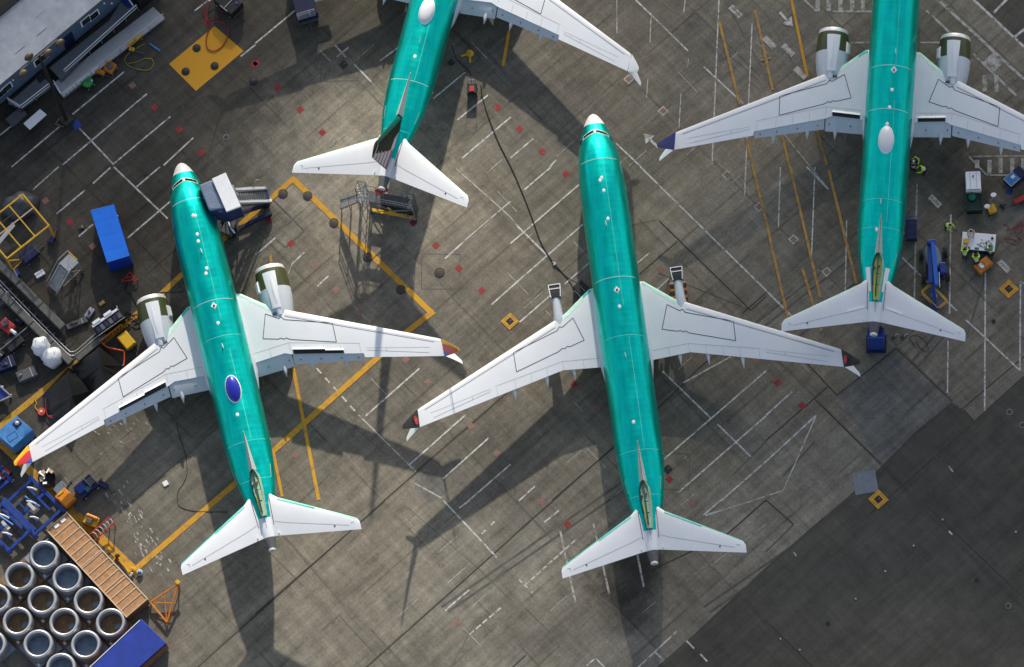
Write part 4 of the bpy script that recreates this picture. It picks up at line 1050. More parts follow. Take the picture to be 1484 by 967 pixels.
tag(seg_c.build('air_hose', 'black'), 'thin dark hose from a worker in lime to the white work table', 'hose')

# ---- generic utility cart
def cart(name, label, cat, u, v, ang, L, Wd, H, m, top=None, wr=.17, group=None):
    c = P(u, v); F = frame(c, ang); T = Th(name, label, cat, c, group)
    T.part('chassis', MB().box(F(0,0,wr+.10), (L*.98,Wd*.8,.14), ang), 'dgrey', bevel=.015)
    T.part('body', MB().box(F(0,0,wr+.15+H/2), (L*.9,Wd,H), ang), m, bevel=.05)
    wheels(T, F, ang, ((-L*.33,-Wd*.45),(L*.33,-Wd*.45),(-L*.33,Wd*.45),(L*.33,Wd*.45)), wr, .12)
    T.part('tow_bar', MB().bar(F(L*.45,0,wr), F(L*.45+.7,0,.1), .06).bar(F(L*.45+.62,-.12,.1), F(L*.45+.62,.12,.1), .04), 'dgrey')
    return T, F, wr+.15+H
# white and green pickup (service truck)
a = dirpx(1411, 280, 1, 20); c = P(1411, 284); F = frame(c, a)
T = Th('service_truck', 'white roofed service truck with open dark green bed next to the workers', 'truck', c)
T.part('chassis', MB().box(F(.1,0,.48), (3.1,1.15,.3), a), 'black')
cab = [F(-1.55,-.62,0),F(.05,-.62,0),F(.05,.62,0),F(-1.55,.62,0)]
T.part('cab_body', MB().box(F(-.75,0,.85), (1.6,1.22,.75), a), 'tape', bevel=.06)
T.part('windscreen', MB().box(F(-1.50,0,1.35), (.05,1.05,.38), a, 0, .3), 'glass')
T.part('roof', MB().box(F(-.72,0,1.62), (1.5,1.16,.08), a), 'tape', bevel=.03)
for s in (-1,1): T.part('door_glass', MB().box(F(-.72,s*.56,1.38), (1.2,.04,.38), a), 'glass'); T.part('roof_rib', MB().box(F(-.72,s*.25,1.67), (1.3,.05,.03), a), 'lgrey')
T.part('bed', MB().box(F(.85,0,.72), (1.5,1.25,.12), a).box(F(.85,.61,.92), (1.5,.05,.35), a).box(F(.85,-.61,.92), (1.5,.05,.35), a).box(F(1.58,0,.92), (.05,1.2,.35), a), mat('bed_green', (.01,.05,.03), .5, var=.3, vscale=4), bevel=.01)
T.part('bundle', MB().ball(F(.45,-.15,1.0), .32, 12, 8, .7), mat('bundle_green', (.01,.16,.08), .5, var=.4, vscale=5), True)
T.part('beacon', MB().cyl(F(-1.05,0,1.66), F(-1.05,0,1.78), .06), 'black')
wheels(T, F, a, ((-1.1,-.58),(1.05,-.58),(-1.1,.58),(1.05,.58)), .32, .2)
# orange tug by the workers
T, F, zt = cart('baggage_tug', 'orange motorised tug just below the people at the work table', 'tug', 1425, 388, dirpx(1425,388,-10,8), 1.5, .85, .45, 'org')
T.part('hood', MB().box(F(-.3,0,zt+.05), (.6,.7,.14), dirpx(1425,388,-10,8)), 'org', bevel=.04); T.part('seat', MB().box(F(.2,0,zt+.06), (.3,.45,.12), dirpx(1425,388,-10,8)), 'tape', bevel=.03)
T.part('steering_wheel', MB().tube([F(.05+.13*math.cos(t*.785), .13*math.sin(t*.785), zt+.3) for t in range(8)], .015, 6, True), 'black')
# small yellow light cart with two lamps
T, F, zt = cart('light_cart', 'yellow cart carrying two white lamp heads beside the service truck', 'light cart', 1437, 306, dirpx(1437,306,-4,-10), .8, .65, .3, 'yel', wr=.14)
T.part('mast', MB().cyl(F(.1,0,zt-.1), F(.25,0,2.0), .03).bar(F(.25,-.1,1.9), F(.5,-.35,2.0), .04), 'steel')
for dx, dy, z_ in ((.1,.35,1.2),(.55,-.35,2.0)):
    T.part('lamp_head', MB().lathe([(.001,.06),(.2,.05),(.24,0),(.22,-.08),(.001,-.1)], F(dx,dy,z_), 18, 1, .8), 'plastic', True, auto=40)
# dark blue cart at the right edge
a = dirpx(1468, 262, 16, -14)
T, F, zt = cart('power_unit', 'dark blue ground power unit with pale top panel at the right edge of the picture', 'power unit', 1471, 262, a, 1.9, 1.0, .75, 'navy')
T.part('top_panel', MB().box(F(-.35,0,zt+.02), (.95,.75,.05), a), 'lblue', bevel=.01)
T.part('top_rim', MB().bar(F(-.85,-.42,zt+.04), F(.15,-.42,zt+.04), .05).bar(F(-.85,.42,zt+.04), F(.15,.42,zt+.04), .05).bar(F(-.85,-.42,zt+.04), F(-.85,.42,zt+.04), .05), 'lgrey')
T.part('cover', MB().box(F(-.2,.05,zt+.1), (.3,.25,.12), a, .2), 'tape', bevel=.02)
T, F, zt = cart('chock_cart', 'low red cart with black end cut by the right edge of the picture', 'cart', 1479, 291, dirpx(1479,291,-12,6), 1.3, .42, .2, 'red', wr=.12)
# blue covered trolley close to the airliner at upper right
a = dirpx(1322, 330, 0, -10)
T, F, zt = cart('mesh_trolley', 'dark blue caged trolley tucked beside the tail of the upper right airliner', 'trolley', 1321, 337, a, 1.9, .85, .5, 'navy')
cg = MB()
for y in (-.42,.42):
    for z_ in (.2,.55): cg.bar(F(-.85,y,zt+z_), F(.85,y,zt+z_), .03)
for x in (-.85,-.3,.3,.85):
    for y in (-.42,.42): cg.bar(F(x,y,zt), F(x,y,zt+.55), .03)
    cg.bar(F(x,-.42,zt+.55), F(x,.42,zt+.55), .03)
T.part('cage', cg, 'bluep')
# blue tail tank below the upper right airliner
a = dirpx(1270, 500, 0, -10); c = P(1270, 500); F = frame(c, a)
T = Th('tail_support', 'glossy dark blue support stand under the tail cone of the upper right airliner', 'tail stand', c)
T.part('tank', MB().box(F(0,0,1.6), (1.1,1.35,2.6), a), 'bluep', bevel=.12); T.part('base', MB().box(F(0,0,.2), (1.5,1.6,.16), a), 'navy', bevel=.03)
T.part('saddle', MB().box(F(.3,0,2.96), (.5,1.0,.12), a), 'navy', bevel=.03); wheels(T, F, a, ((-.6,-.7),(.6,-.7),(-.6,.7),(.6,.7)), .14, .08)
T.part('handrail', MB().tube([F(-.5,-.6,2.9), F(-.5,-.6,3.3), F(-.5,.6,3.3), F(-.5,.6,2.9)], .03, 6, smooth=0), 'lblue')

# ---- blue boom lift
c = P(1354, 388); a = dirpx(1354, 388, 3, 30); F = frame(c, a)
T = Th('boom_lift', 'blue articulated boom lift with folded booms and a yellow railed basket', 'boom lift', c)
T.part('chassis', MB().box(F(.1,0,.6), (2.3,1.3,.4), a), 'navy', bevel=.05)
wheels(T, F, a, ((-1.0,-.95),(1.0,-.95),(-1.0,.95),(1.0,.95)), .42, .34)
T.part('turntable', MB().lathe([(.001,.25),(.95,.22),(1.08,.05),(1.08,-.15),(.9,-.25)], F(-.55,-.05,1.1), 30, .60, 1.0), mat('lift_grey', (.18,.26,.34), .4, var=.2, vscale=2), True, auto=40)
T.part('engine_cover', MB().box(F(.55,.62,1.15), (.9,.55,.6), a), 'bluep', bevel=.08)
b1 = T.part('lower_boom', MB().bar(F(-1.4,-.22,1.75), F(1.95,-.45,1.9), .38, .30), 'bluep', bevel=.03)
T.part('upper_boom', MB().bar(F(-1.4,.02,2.0), F(2.2,-.02,2.1), .34, .30), mat('boom_blue', (.02,.13,.55), .35, var=.1, vscale=2), bevel=.03)
T.part('boom_label', MB().bar(F(1.1,.28,1.9), F(2.3,.22,1.9), .05, .3), 'tape')
T.part('jib', MB().bar(F(2.0,-.3,1.95), F(3.45,-.28,1.3), .30, .22), 'bluep', bevel=.02); T.part('boom_knuckle', MB().box(F(-1.45,-.1,1.85), (.35,.7,.6), a), 'bluep', bevel=.06)
T.part('knuckle', MB().box(F(3.65,-.25,1.2), (.75,.35,.35), a+.5), 'bluep', bevel=.04)
bf = frame(P(1354, 437), dirpx(1354,437,22,22)); z0, z1 = .45, 1.45; bk = MB()
for x0,y0,x1,y1 in ((-.95,-.5,.95,-.5),(.95,-.5,.95,.5),(.95,.5,-.95,.5),(-.95,.5,-.95,-.5)):
    for z_ in (z1, (z0+z1)/2): bk.bar(bf(x0,y0,z_), bf(x1,y1,z_), .055)
    bk.bar(bf(x0,y0,z0), bf(x0,y0,z1), .05)
T.part('basket_rail', bk, 'yel'); T.part('basket_floor', MB().box(bf(0,0,z0), (1.9,1.0,.05), dirpx(1354,437,22,22)), 'dgrey'); T.part('control_box', MB().box(bf(-.1,.1,1.0), (.4,.3,.5), dirpx(1354,437,22,22)), 'lgrey', bevel=.03)
# red and blue spills of hose on the right
mb = MB()
seg(mb, [(1455,325),(1462,329),(1459,334),(1468,331),(1478,326),(1482,332),(1474,341),(1480,348),(1470,354),(1460,350),(1457,346),(1464,346),(1473,349)], .04, .025)
seg(mb, [(1474,325),(1482,322),(1480,337),(1470,336),(1476,329)], .06, .025)
tag(mb.build('air_hose', 'redhose'), 'tangled red air hose lying on the apron near the right edge', 'hose')
tag(MB().ball(P(1463,278)+Vector((0,0,.02)), .26, 14, 6, .12).build('spill_mat', 'bluep', None, True), 'small round blue mat on the apron near the right edge', 'mat')
mb = MB().bar(P(1449,297,.06), P(1456,302,.06), .10).bar(P(1452,296,.05), P(1453,306,.05), .08).bar(P(1448,302,.04), P(1458,296,.04), .06)
tag(mb.build('wheel_chock', 'black'), 'small black chock right of the yellow lamp cart', 'wheel chock')
mb = MB(); seg(mb, [(1327,493),(1334,505),(1345,510),(1342,496),(1328,486),(1318,490),(1325,500)], .03, .018)
tag(mb.build('cable', 'black'), 'thin black cable loop below the right tailplane of the upper right airliner', 'cable')
for u, v, l_ in ((1296,489,'dark wheel chock nearest the blue tail stand'),(1309,489,'dark wheel chock second from the blue tail stand')):
    T = Th('wheel_chock', l_, 'wheel chock', P(u, v), 'chocks by the blue tail stand'); F = frame(P(u,v), .4)
    T.part('wedge', MB().prism([F(-.15,-.12,.16), F(.15,-.12,.02), F(.15,.12,.02), F(-.15,.12,.16)], .0), 'black'); T.part('rope', MB().tube([F(.1,0,.05),F(.3,.1,.03),F(.45,-.05,.03)], .015, 6), 'tape')
# cart under the right pylon of the middle airliner and generator by its nose gear cable
a = dirpx(985, 428, -2, -20)
T, F, zt = cart('pylon_trolley', 'orange and black trolley standing under the right pylon of the middle airliner', 'trolley', 984, 428, a, 2.0, 1.35, .30, 'org')
for x in (-.6,0,.6): T.part('black_pad', MB().box(F(x,0,zt+.03), (.3,1.36,.06), a), 'black', bevel=.01)
a = dirpx(848, 419, 14, 14)
T, F, zt = cart('ground_power_cart', 'black boxy power cart at the left wing root of the middle airliner', 'power cart', 845, 424, a, 1.5, .95, .55, 'black')
T.part('panel', MB().box(F(0,-.48,.6), (.8,.03,.25), a), 'tape'); T.part('lid_handle', MB().bar(F(-.3,0,zt+.05), F(.3,0,zt+.05), .04), 'steel')
a = dirpx(685, 130, 0, -10)
T, F, zt = cart('ground_power_cart', 'small dark ground power cart with an orange panel right of the striped fin airliner', 'power cart', 685, 133, a, 1.0, .75, .55, 'black')
T.part('orange_panel', MB().box(F(-.1,0,zt+.03), (.45,.4,.06), a), 'red', bevel=.02); T.part('handle', MB().tube([F(.45,-.3,.8),F(.6,-.3,1.1),F(.6,.3,1.1),F(.45,.3,.8)], .02, 6, smooth=0), 'steel')
for s in (-1,1): T.part('stabiliser', MB().bar(F(-.5,s*.42,.5), F(-.5,s*.42,1.4), .03), 'steel')
mb = MB(); seg(mb, [(697,124),(699,140),(708,170),(722,205),(741,243),(752,268),(764,297),(776,330),(784,352),(795,371),(803,382),(808,388),(822,402),(838,411)], [.5,.05,.05,.05,.05,.05,.05,.05,.05,.05,.05,.05,.05,.5], .045)
tag(mb.build('power_cable', 'black'), 'long black power cable curving across the apron to the middle airliner', 'cable')
tag(MB().box(P(804,383)+Vector((0,0,.1)), (.25,.16,.12), 1.0).box(P(802,381)+Vector((0,0,.1)), (.1,.1,.18), 1.0).build('cable_coupling', 'lgrey'), 'pale coupling box on the long black power cable', 'cable coupling')
mb = MB(); seg(mb, [(655,66),(660,82),(668,92),(677,100),(683,110),(683,120)], [1.5,.3,.05,.05,.05,.6], .04)
tag(mb.build('power_cable', 'black'), 'short black cable from the striped fin airliner to its dark power cart', 'cable')
c = P(681, 78); T = Th('hydrant', 'yellow round hydrant with two arms on the shaded apron beside the top airliner', 'hydrant', c)
T.part('valve', MB().lathe([(.001,.30),(.16,.28),(.2,.2),(.3,.12),(.32,0)], c, 22), 'yel', True, auto=40); T.part('arm', MB().bar(c+Vector((-.25,-.05,.12)), c+Vector((-.75,-.08,.12)), .16, .12), 'yel', bevel=.02); T.part('arm', MB().bar(c+Vector((-.05,-.3,.1)), c+Vector((-.15,-.8,.1)), .16, .1), 'yel', bevel=.02); T.part('cap', MB().cyl(c+Vector((0,0,.28)), c+Vector((0,0,.34)), .07), 'org')

# ---- containers on the left
def container(name, label, top, z, m, group=None, ribs=0, shaded_mat=None):
    pts = [P(a_, b_, z) for a_, b_ in top]; cc = sum(pts, Vector())/len(pts); cc.z = 0
    T = Th(name, label, 'container', cc, group)
    T.part('body', MB().prism(pts, .25), shaded_mat or m, bevel=.02); T.part('roof', MB().prism([q+Vector((0,0,.03)) for q in pts], z-.10), m, bevel=.015)
    for i in range(4):
        k = pts[i].lerp(cc+Vector((0,0,z)), .08); T.part('leg', MB().box(Vector((k.x,k.y,.13)), (.2,.2,.26)), 'black')
    return T, pts, cc
T, pts, cc = container('blue_container', 'long bright blue covered container standing alone on the left apron', [(131,305),(165,296.5),(188,371),(155,381)], 2.5, 'blue', shaded_mat=mat('container_shaded_side', (.004,.035,.33), .45, var=.15, vscale=1.5))  # sides a deeper blue than the roof: their shade is put into the colour
hx = (pts[2]-pts[1]).normalized()
for k in (.22,.5,.78): 
    A_, B_ = pts[0].lerp(pts[3], k), pts[1].lerp(pts[2], k); T.part('roof_crease', MB().bar(A_+Vector((0,0,.03)), B_+Vector((0,0,.03)), .03, .014), 'blue')
T.part('door_latch', MB().box(pts[1].lerp(pts[2], .2)-Vector((0,0,.3)), (.1,.08,.2)), 'tape')
# wooden crate lid
ctop = [(96.4,742.5),(67,767.5),(184,895),(214.5,869)]; zc = 1.3
pts = [P(a_, b_, zc) for a_, b_ in ctop]; cc = sum(pts, Vector())/4; cc.z = 0
T = Th('wooden_crate', 'long brown wooden crate with pale battens beside the engine inlets', 'crate', cc)
T.part('crate_side', MB().prism([q-Vector((0,0,.06)) for q in pts], .12), mat('crate_side', (.15,.075,.035), .8, var=.3, vscale=3), bevel=.01)
T.part('lid', MB().prism(pts, zc-.055), 'wood')
for k in (0, .085,.165,.235,.30,.365,.43,.445,.52,.585,.65,.715,.74,.80,.865,.93, 1.0):
    T.part('batten', MB().bar(pts[0].lerp(pts[3], k*.985+.0075)+Vector((0,0,.02)), pts[1].lerp(pts[2], k*.985+.0075)+Vector((0,0,.02)), .075, .05), 'slatw')
for A_, B_ in ((pts[0], pts[3]), (pts[1], pts[2])): T.part('edge_board', MB().bar(A_+Vector((0,0,.03)), B_+Vector((0,0,.03)), .10, .05), 'slatw')
for k in (.3,.62): 
    q = pts[0].lerp(pts[1], k).lerp(pts[3].lerp(pts[2], k), .035); T.part('shipping_label', MB().box(q+Vector((0,0,.035)), (.42,.26,.02), dirpx(80,755,20,-17)), 'tape')
for k in (.1,.5,.9): q = pts[0].lerp(pts[3], k).lerp(pts[1].lerp(pts[2], k), .5); T.part('skid', MB().bar(Vector((q.x,q.y,.06))+ (pts[0]-pts[1])*.48, Vector((q.x,q.y,.06))-(pts[0]-pts[1])*.48, .12, .11), 'palw')
# blue tarp crate at the bottom edge
pts = [P(a_, b_, 1.7) for a_, b_ in ((205,897),(241,932),(196,972),(178,1000),(95,1000))]; cc = P(180, 960)
T = Th('covered_crate', 'crate under a deep blue cover at the bottom edge next to the inlets', 'crate', cc)
T.part('crate_side', MB().prism([q-Vector((0,0,.06)) for q in pts], .1), mat('crate_side2', (.22,.09,.05), .8, var=.3, vscale=3)); T.part('cover', MB().prism(pts, 1.2), 'tarpblue', bevel=.03)
T.part('piping', MB().bar(pts[0].lerp(pts[4],.02)+Vector((0,0,.02)), pts[4]+Vector((0,0,.02)), .05), 'tape')

# ---- engine inlets on pallets
pal = []; inl = []
def make_inlet():
    r = thing('engine_inlet', 'x', 'engine inlet', (0,0,0), 0, 'engine inlets standing in rows on pallets')
    MB().lathe([(.90,1.22),(.92,1.30),(.97,1.365),(1.03,1.39),(1.09,1.375),(1.14,1.32),(1.17,1.22)], (0,0,0), 56).build('inlet_lip', mat('lip_bright', (.55,.55,.57), .34, .5, var=.05, vscale=3), r, True)
    MB().lathe([(1.17,1.22),(1.23,1.0),(1.27,.75),(1.28,.5),(1.25,.28),(1.2,.2)], (0,0,0), 56).build('outer_barrel', mat('barrel_grey', (.36,.36,.38), .33, .5, var=.08, vscale=2), r, True)
    ib = MB().lathe([(.90,1.22),(.905,1.0),(.93,.6),(.95,.22)], (0,0,0), 56).build('inner_barrel', mat('barrel_inner', (.30,.33,.38), .4, .2, var=.1, vscale=2), r, True)
    MB().box((.1,.80,1.0), (.22,.12,.16)).build('probe', 'navy', ib, bevel=.02)
    return r
def fix_open(o):
    me = o.data; bm = bmesh.new(); bm.from_mesh(me); bmesh.ops.delete(bm, geom=[f for f in bm.faces if len(f.verts) > 6], context='FACES'); bm.to_mesh(me); bm.free()
inl0 = make_inlet()
for ch in list(inl0.children): fix_open(ch)
def make_pallet():
    r = thing('pallet', 'x', 'pallet', (0,0,0), R(29.3)+math.pi/4*0, 'pallets under the engine inlets')
    d = MB().box((0,0,.14), (2.5,2.5,.06)).build('deck', 'palw', r, bevel=.01)
    for y in (-1.1,0,1.1): MB().box((0,y,.055), (2.4,.14,.108)).build('runner', 'palw', r)
    MB().box((-1.0,-1.0,.19), (.2,.26,.03)).build('label', 'tape', r)
    sh = MB().lathe([(.001,.20),(.93,.20),(.93,.175)], (0,0,0), 40).build('inner_sheet', 'palw', r, True, auto=30)
    MB().lathe([(.001,.225),(.27,.222),(.3,.205)], (.35,-.3,0), 14, 1, .7).build('sticker', 'sheetb', sh)
    return r
pal0 = make_pallet(); pal1 = make_pallet()
for o in list(pal1.children)+[x for c_ in pal1.children for x in c_.children]:
    if o.data.materials[0].name.startswith('pallet_wood'): o.data.materials[0] = M['sheetb'] if o.name.startswith('inner') else M['palg']
sp_ = [((63.6,804),1,'topmost engine inlet, nearest the top end of the wooden crate'),((28,835),0,'engine inlet with brown floor at the upper left, left of the topmost one'),((97,837),1,'blue floored engine inlet against the wooden crate, second from its top end'),
 ((61,869),0,'brown floored engine inlet surrounded by others in the upper middle of the rows'),((128,870),0,'brown floored engine inlet against the wooden crate, third from its top end'),((25,900),0,'brown floored engine inlet in the left part, second row from the left edge'),
 ((92.6,901.5),0,'brown floored engine inlet in the middle of the group'),((160,902),0,'engine inlet at the lower end of the wooden crate beside the deep blue cover'),((55,933),1,'blue floored engine inlet low in the picture on a grey pallet, left one'),
 ((124,934),1,'blue floored engine inlet beside the deep blue covered crate'),((-6,867),0,'engine inlet half cut by the left edge, upper one'),((-13,934),1,'engine inlet cut by the left edge, lower one'),((88,967),1,'engine inlet cut by the bottom edge of the picture')]
for i, ((u, v), grey, lab) in enumerate(sp_):
    b = P(u, v, 1.35); loc = (b.x, b.y, 0)
    r = inl0 if i == 0 else copy_tree(inl0); p_ = pal1 if i == 0 else (pal0 if i == 1 else copy_tree(pal1 if grey else pal0))
    r.location = (b.x, b.y, 0); r.rotation_euler = (0, 0, R(120+(i*37) % 25)); r['label'] = lab
    p_.location = (b.x, b.y, 0); p_['label'] = ('grey' if grey else 'brown') + ' pallet under the ' + lab.replace('blue floored ', '').replace('brown floored ', '').replace(' with brown floor', '')
    p_['label'] = ' '.join(p_['label'].split()[:16])
    for o in [p_]+list(p_.children)+[x for c_ in p_.children for x in c_.children]:
        pass
    for o in r.children:
        o.location.z = 0
    r.location.z = .03
# ---- tow frame
c = P(240, 875); T = Th('towing_dolly', 'rusty yellow triangular towing dolly standing beside the covered crate', 'tow frame', c)
A_, B_, D_ = P(218,873,.45), P(258,846,1.0), P(242,902,.45)
T.part('frame_bar', MB().bar(A_, B_, .13), 'org', bevel=.01); T.part('frame_bar', MB().bar(B_, D_, .13), 'org', bevel=.01); T.part('frame_bar', MB().bar(D_, A_, .13), 'org', bevel=.01)
T.part('brace', MB().bar(A_.lerp(B_,.5), D_, .07).bar(A_, B_.lerp(D_,.5), .07), 'org'); T.part('chain', MB().tube([B_+Vector((.05,0,-.1)), B_.lerp(D_,.3)+Vector((.25,0,-.3)), B_.lerp(D_,.7)+Vector((.2,0,-.3)), D_+Vector((.1,0,0))], .05, 6), mat('rust', (.35,.12,.02), .7, var=.4, vscale=8))
for q in (A_, B_, D_): T.part('leg', MB().bar(q, Vector((q.x,q.y,.05)), .09), 'org')
T.part('hook', MB().box(B_+Vector((0,.1,.05)), (.3,.35,.15), .5), 'yel', bevel=.03)
c = P(203, 831); T = Th('work_light', 'small round pale work light on the ground at the end of the yellow line', 'work light', c)
T.part('head', MB().lathe([(.001,.32),(.18,.31),(.25,.24),(.25,.12),(.1,.05)], c, 20), 'lgrey', True, auto=40); T.part('lens', MB().lathe([(.001,.335),(.16,.325)], c, 20), 'lblue', True); T.part('stand', MB().bar(c+Vector((-.4,-.25,.05)), c+Vector((0,0,.08)), .07), 'alu')
T = Th('hydrant_valve', 'small brass valve on the thick yellow line beside the wooden crate', 'valve', P(170,806)); c = P(170,806)
T.part('body', MB().lathe([(.001,.42),(.1,.4),(.13,.25),(.2,.1),(.22,0)], c, 14), 'lampb', True, auto=40); T.part('arm', MB().bar(c+Vector((0,0,.2)), c+Vector((-.4,-.35,.15)), .09), 'yel')
T = Th('tow_bar', 'yellow tow bar lying along the yellow line beside the wooden crate', 'tow bar', P(180,815)); T.part('bar', MB().bar(P(172,808,.2), P(187,830,.2), .10), 'yel', bevel=.01); T.part('hitch', MB().box(P(190,833,.2), (.35,.2,.12), .8), 'alu', bevel=.02); T.part('clamp', MB().box(P(194,824,.2), (.2,.5,.14), .9), 'yel', bevel=.02)
# red rack with rungs, yellow machine
c = P(152, 768); a = dirpx(138, 778, 30, -26); F = frame(P(151,770), a)
T = Th('red_rack', 'small red rack with pale curved rungs beside the thick yellow line', 'rack', c)
for s in (-1,1): T.part('rail', MB().bar(F(-1.1,s*.32,.75), F(1.0,s*.32,.95), .09), 'red')
for k in range(6): T.part('rung', MB().tube([F(-.8+k*.33,-.3,.85), F(-.72+k*.33,0,.95), F(-.8+k*.33,.3,.85)], .035, 6), 'lgrey')
for x in (-1.0,.9):
    for s in (-1,1): T.part('leg', MB().bar(F(x,s*.32,0), F(x,s*.32,.85), .07), 'red')
a = dirpx(133, 755, 20, 8); T, F, zt = cart('compressor', 'yellow compressor cart behind the small red rack', 'compressor', 134, 758, a, 1.3, .8, .45, 'yel')
T.part('tank', MB().cyl(F(-.45,.25,zt+.12), F(.45,.25,zt+.12), .16), 'org', True, auto=40); T.part('motor', MB().box(F(-.1,-.15,zt+.12), (.5,.4,.24), a), 'lampb', bevel=.03)
# orange cart, grey lidded cart, blue machine, white scrap trolley
a = dirpx(97, 722, 14, 14); T, F, zt = cart('orange_cart', 'orange cart standing on the yellow line above the wooden crate', 'cart', 97, 726, a, 1.5, 1.1, .6, 'org')
T.part('lid', MB().box(F(.1,0,zt+.04), (1.0,.95,.08), a), mat('lid_orange', (.75,.24,.01), .4, var=.15, vscale=3), bevel=.03); T.part('latch', MB().box(F(-.5,0,zt+.08), (.15,.5,.12), a), 'yel')
a = dirpx(88, 706, 14, -12); T, F, zt = cart('grey_box', 'open grey blue box with a metal handle behind the orange cart', 'box', 88, 710, a, 1.1, .7, .25, mat('box_grey', (.14,.18,.22), .5, var=.2, vscale=3)); T.part('handle', MB().tube([F(.5,-.25,.6),F(.8,-.25,.9),F(.8,.25,.9),F(.5,.25,.6)], .02, 6, smooth=0), 'alu')
a = dirpx(125, 705, 16, -14); T, F, zt = cart('blue_tug', 'dark blue tug with an open steel frame in the shadow of the left wing', 'tug', 127, 709, a, 1.9, 1.2, .5, 'navy', wr=.24)
T.part('hood', MB().box(F(-.45,.15,zt+.08), (.7,.8,.22), a), 'bluep', bevel=.05); T.part('seat', MB().box(F(-.1,-.35,zt+.12), (.4,.4,.2), a), mat('seat_teal', (.01,.12,.14), .5), bevel=.05)
T.part('roll_bar', MB().tube([F(.2,-.5,zt),F(.2,-.5,1.5),F(.2,.5,1.5),F(.2,.5,zt)], .03, 6, smooth=0).tube([F(.8,-.5,zt),F(.8,-.5,1.3),F(.8,.5,1.3),F(.8,.5,zt)], .03, 6, smooth=0), 'steel'); T.part('engine', MB().box(F(.5,0,zt+.1), (.5,.6,.25), a), 'dgrey', bevel=.03)
a = dirpx(145, 704, 12, 6); T, F, zt = cart('low_trolley', 'low dark trolley on the shaded ground right of the dark blue tug', 'trolley', 150, 704, a, 1.0, .5, .12, 'navy', wr=.1)
c = P(70, 697); F = frame(c, dirpx(70,697,16,-4)); T = Th('scrap_trolley', 'round trolley piled with white plastic sheets and boxes near the left winglet', 'trolley', c)
T.part('bin', MB().lathe([(.5,.15),(.62,.2),(.72,.75),(.68,.78),(.6,.3)], c, 20), 'black', True, auto=40)
rnd = random.Random(2)
for k in range(7):
    T.part('plastic_sheet', MB().box(F(rnd.uniform(-.45,.5), rnd.uniform(-.45,.45), .85+rnd.random()*.3), (rnd.uniform(.3,.6), rnd.uniform(.12,.3), .05), rnd.uniform(0,3), rnd.uniform(-.6,.6)), 'plastic' if k % 3 else 'slatw', bevel=.02)
wheels(T, F, 0, ((-.4,-.4),(.4,-.4),(-.4,.4),(.4,.4)), .1, .05)
# blue box container at the left, with round vent
T, pts, cc = container('blue_shelter', 'light blue square shelter with a roof vent just behind the left winglet', [(24,603),(47.5,623),(18,649),(-7,628)], 1.9, 'lblue')
q = P(25, 614, 1.9); T.part('roof_vent', MB().box(q+Vector((0,0,.04)), (.62,.5,.10), R(29.3)), 'navy', bevel=.02); T.part('vent_cowl', MB().lathe([(.001,.24),(.14,.22),(.2,.1)], q, 14), 'lgrey', True)
q = P(18, 634, 1.9); T.part('hatch_outline', MB().tube([q+Vector((x,y,.035)) for x,y in ((-.3,-.35),(.45,-.05),(.3,.45),(-.45,.15))], .02, 6, True, smooth=0), 'bluep')
# ---- blue engine stands bottom left
def stand(label, u, v, ang, L, Wd, kind):
    c = P(u, v); F = frame(c, ang); T = Th('engine_stand', label, 'engine stand', c, 'blue engine stands in the lower left')
    z_ = .55
    for s in (-1,1): T.part('side_beam', MB().bar(F(-L/2,s*Wd/2,z_), F(L/2,s*Wd/2,z_), .30, .25), 'bluep', bevel=.02)
    for x in (-.42,-.05,.42): T.part('cross_beam', MB().bar(F(L*x,-Wd/2,z_), F(L*x,Wd/2,z_), .26, .2), 'bluep' if x else 'navy', bevel=.02)
    T.part('cradle', MB().bar(F(-L*.3,-Wd*.2,z_+.3), F(L*.3,-Wd*.2,z_+.3), .12).bar(F(-L*.3,Wd*.25,z_+.3), F(L*.3,Wd*.25,z_+.3), .18), 'bluep')
    for x, y, l_ in kind: T.part('support_arm', MB().tube([F(x-l_,y-.18,z_+.55), F(x,y,z_+.8), F(x+l_,y+.18,z_+.6)], .075, 8), 'plastic', True)
    T.part('ramp_plate', MB().box(F(.0,-.1,z_+.36), (.9,.28,.05), ang), 'lgrey', bevel=.01)
    T.part('actuator', MB().cyl(F(-L*.25,.1,z_+.25), F(L*.1,.35,z_+.25), .09), 'boom' if False else 'lblue', True, auto=40)
    for x in (-.47,.47):
        for s in (-1,1):
            w_ = T.part('caster', wheel_mb(F(L*x,s*(Wd/2+.08),.16), ang, .16, .1), 'lgrey', True, auto=40); T.part('caster_post', MB().bar(F(L*x,s*Wd/2,.16), F(L*x,s*Wd/2,z_), .1), 'navy')
a = dirpx(40, 740, 20, 20)
stand('largest blue engine stand with white curved arms above the engine inlets', 50, 738, a, 4.2, 3.0, ((-1.0,.9,.35),(-.2,.1,.35),(.9,-.6,.3)))
stand('blue engine stand half cut by the left edge with one long white arm', 12, 765, a, 3.8, 2.6, ((-.6,.3,.45),(.7,-.5,.35)))
stand('dark blue engine stand at the left edge near the left winglet', -4, 700, dirpx(0,700,10,-8), 2.2, 1.3, ((0,0,.2),))
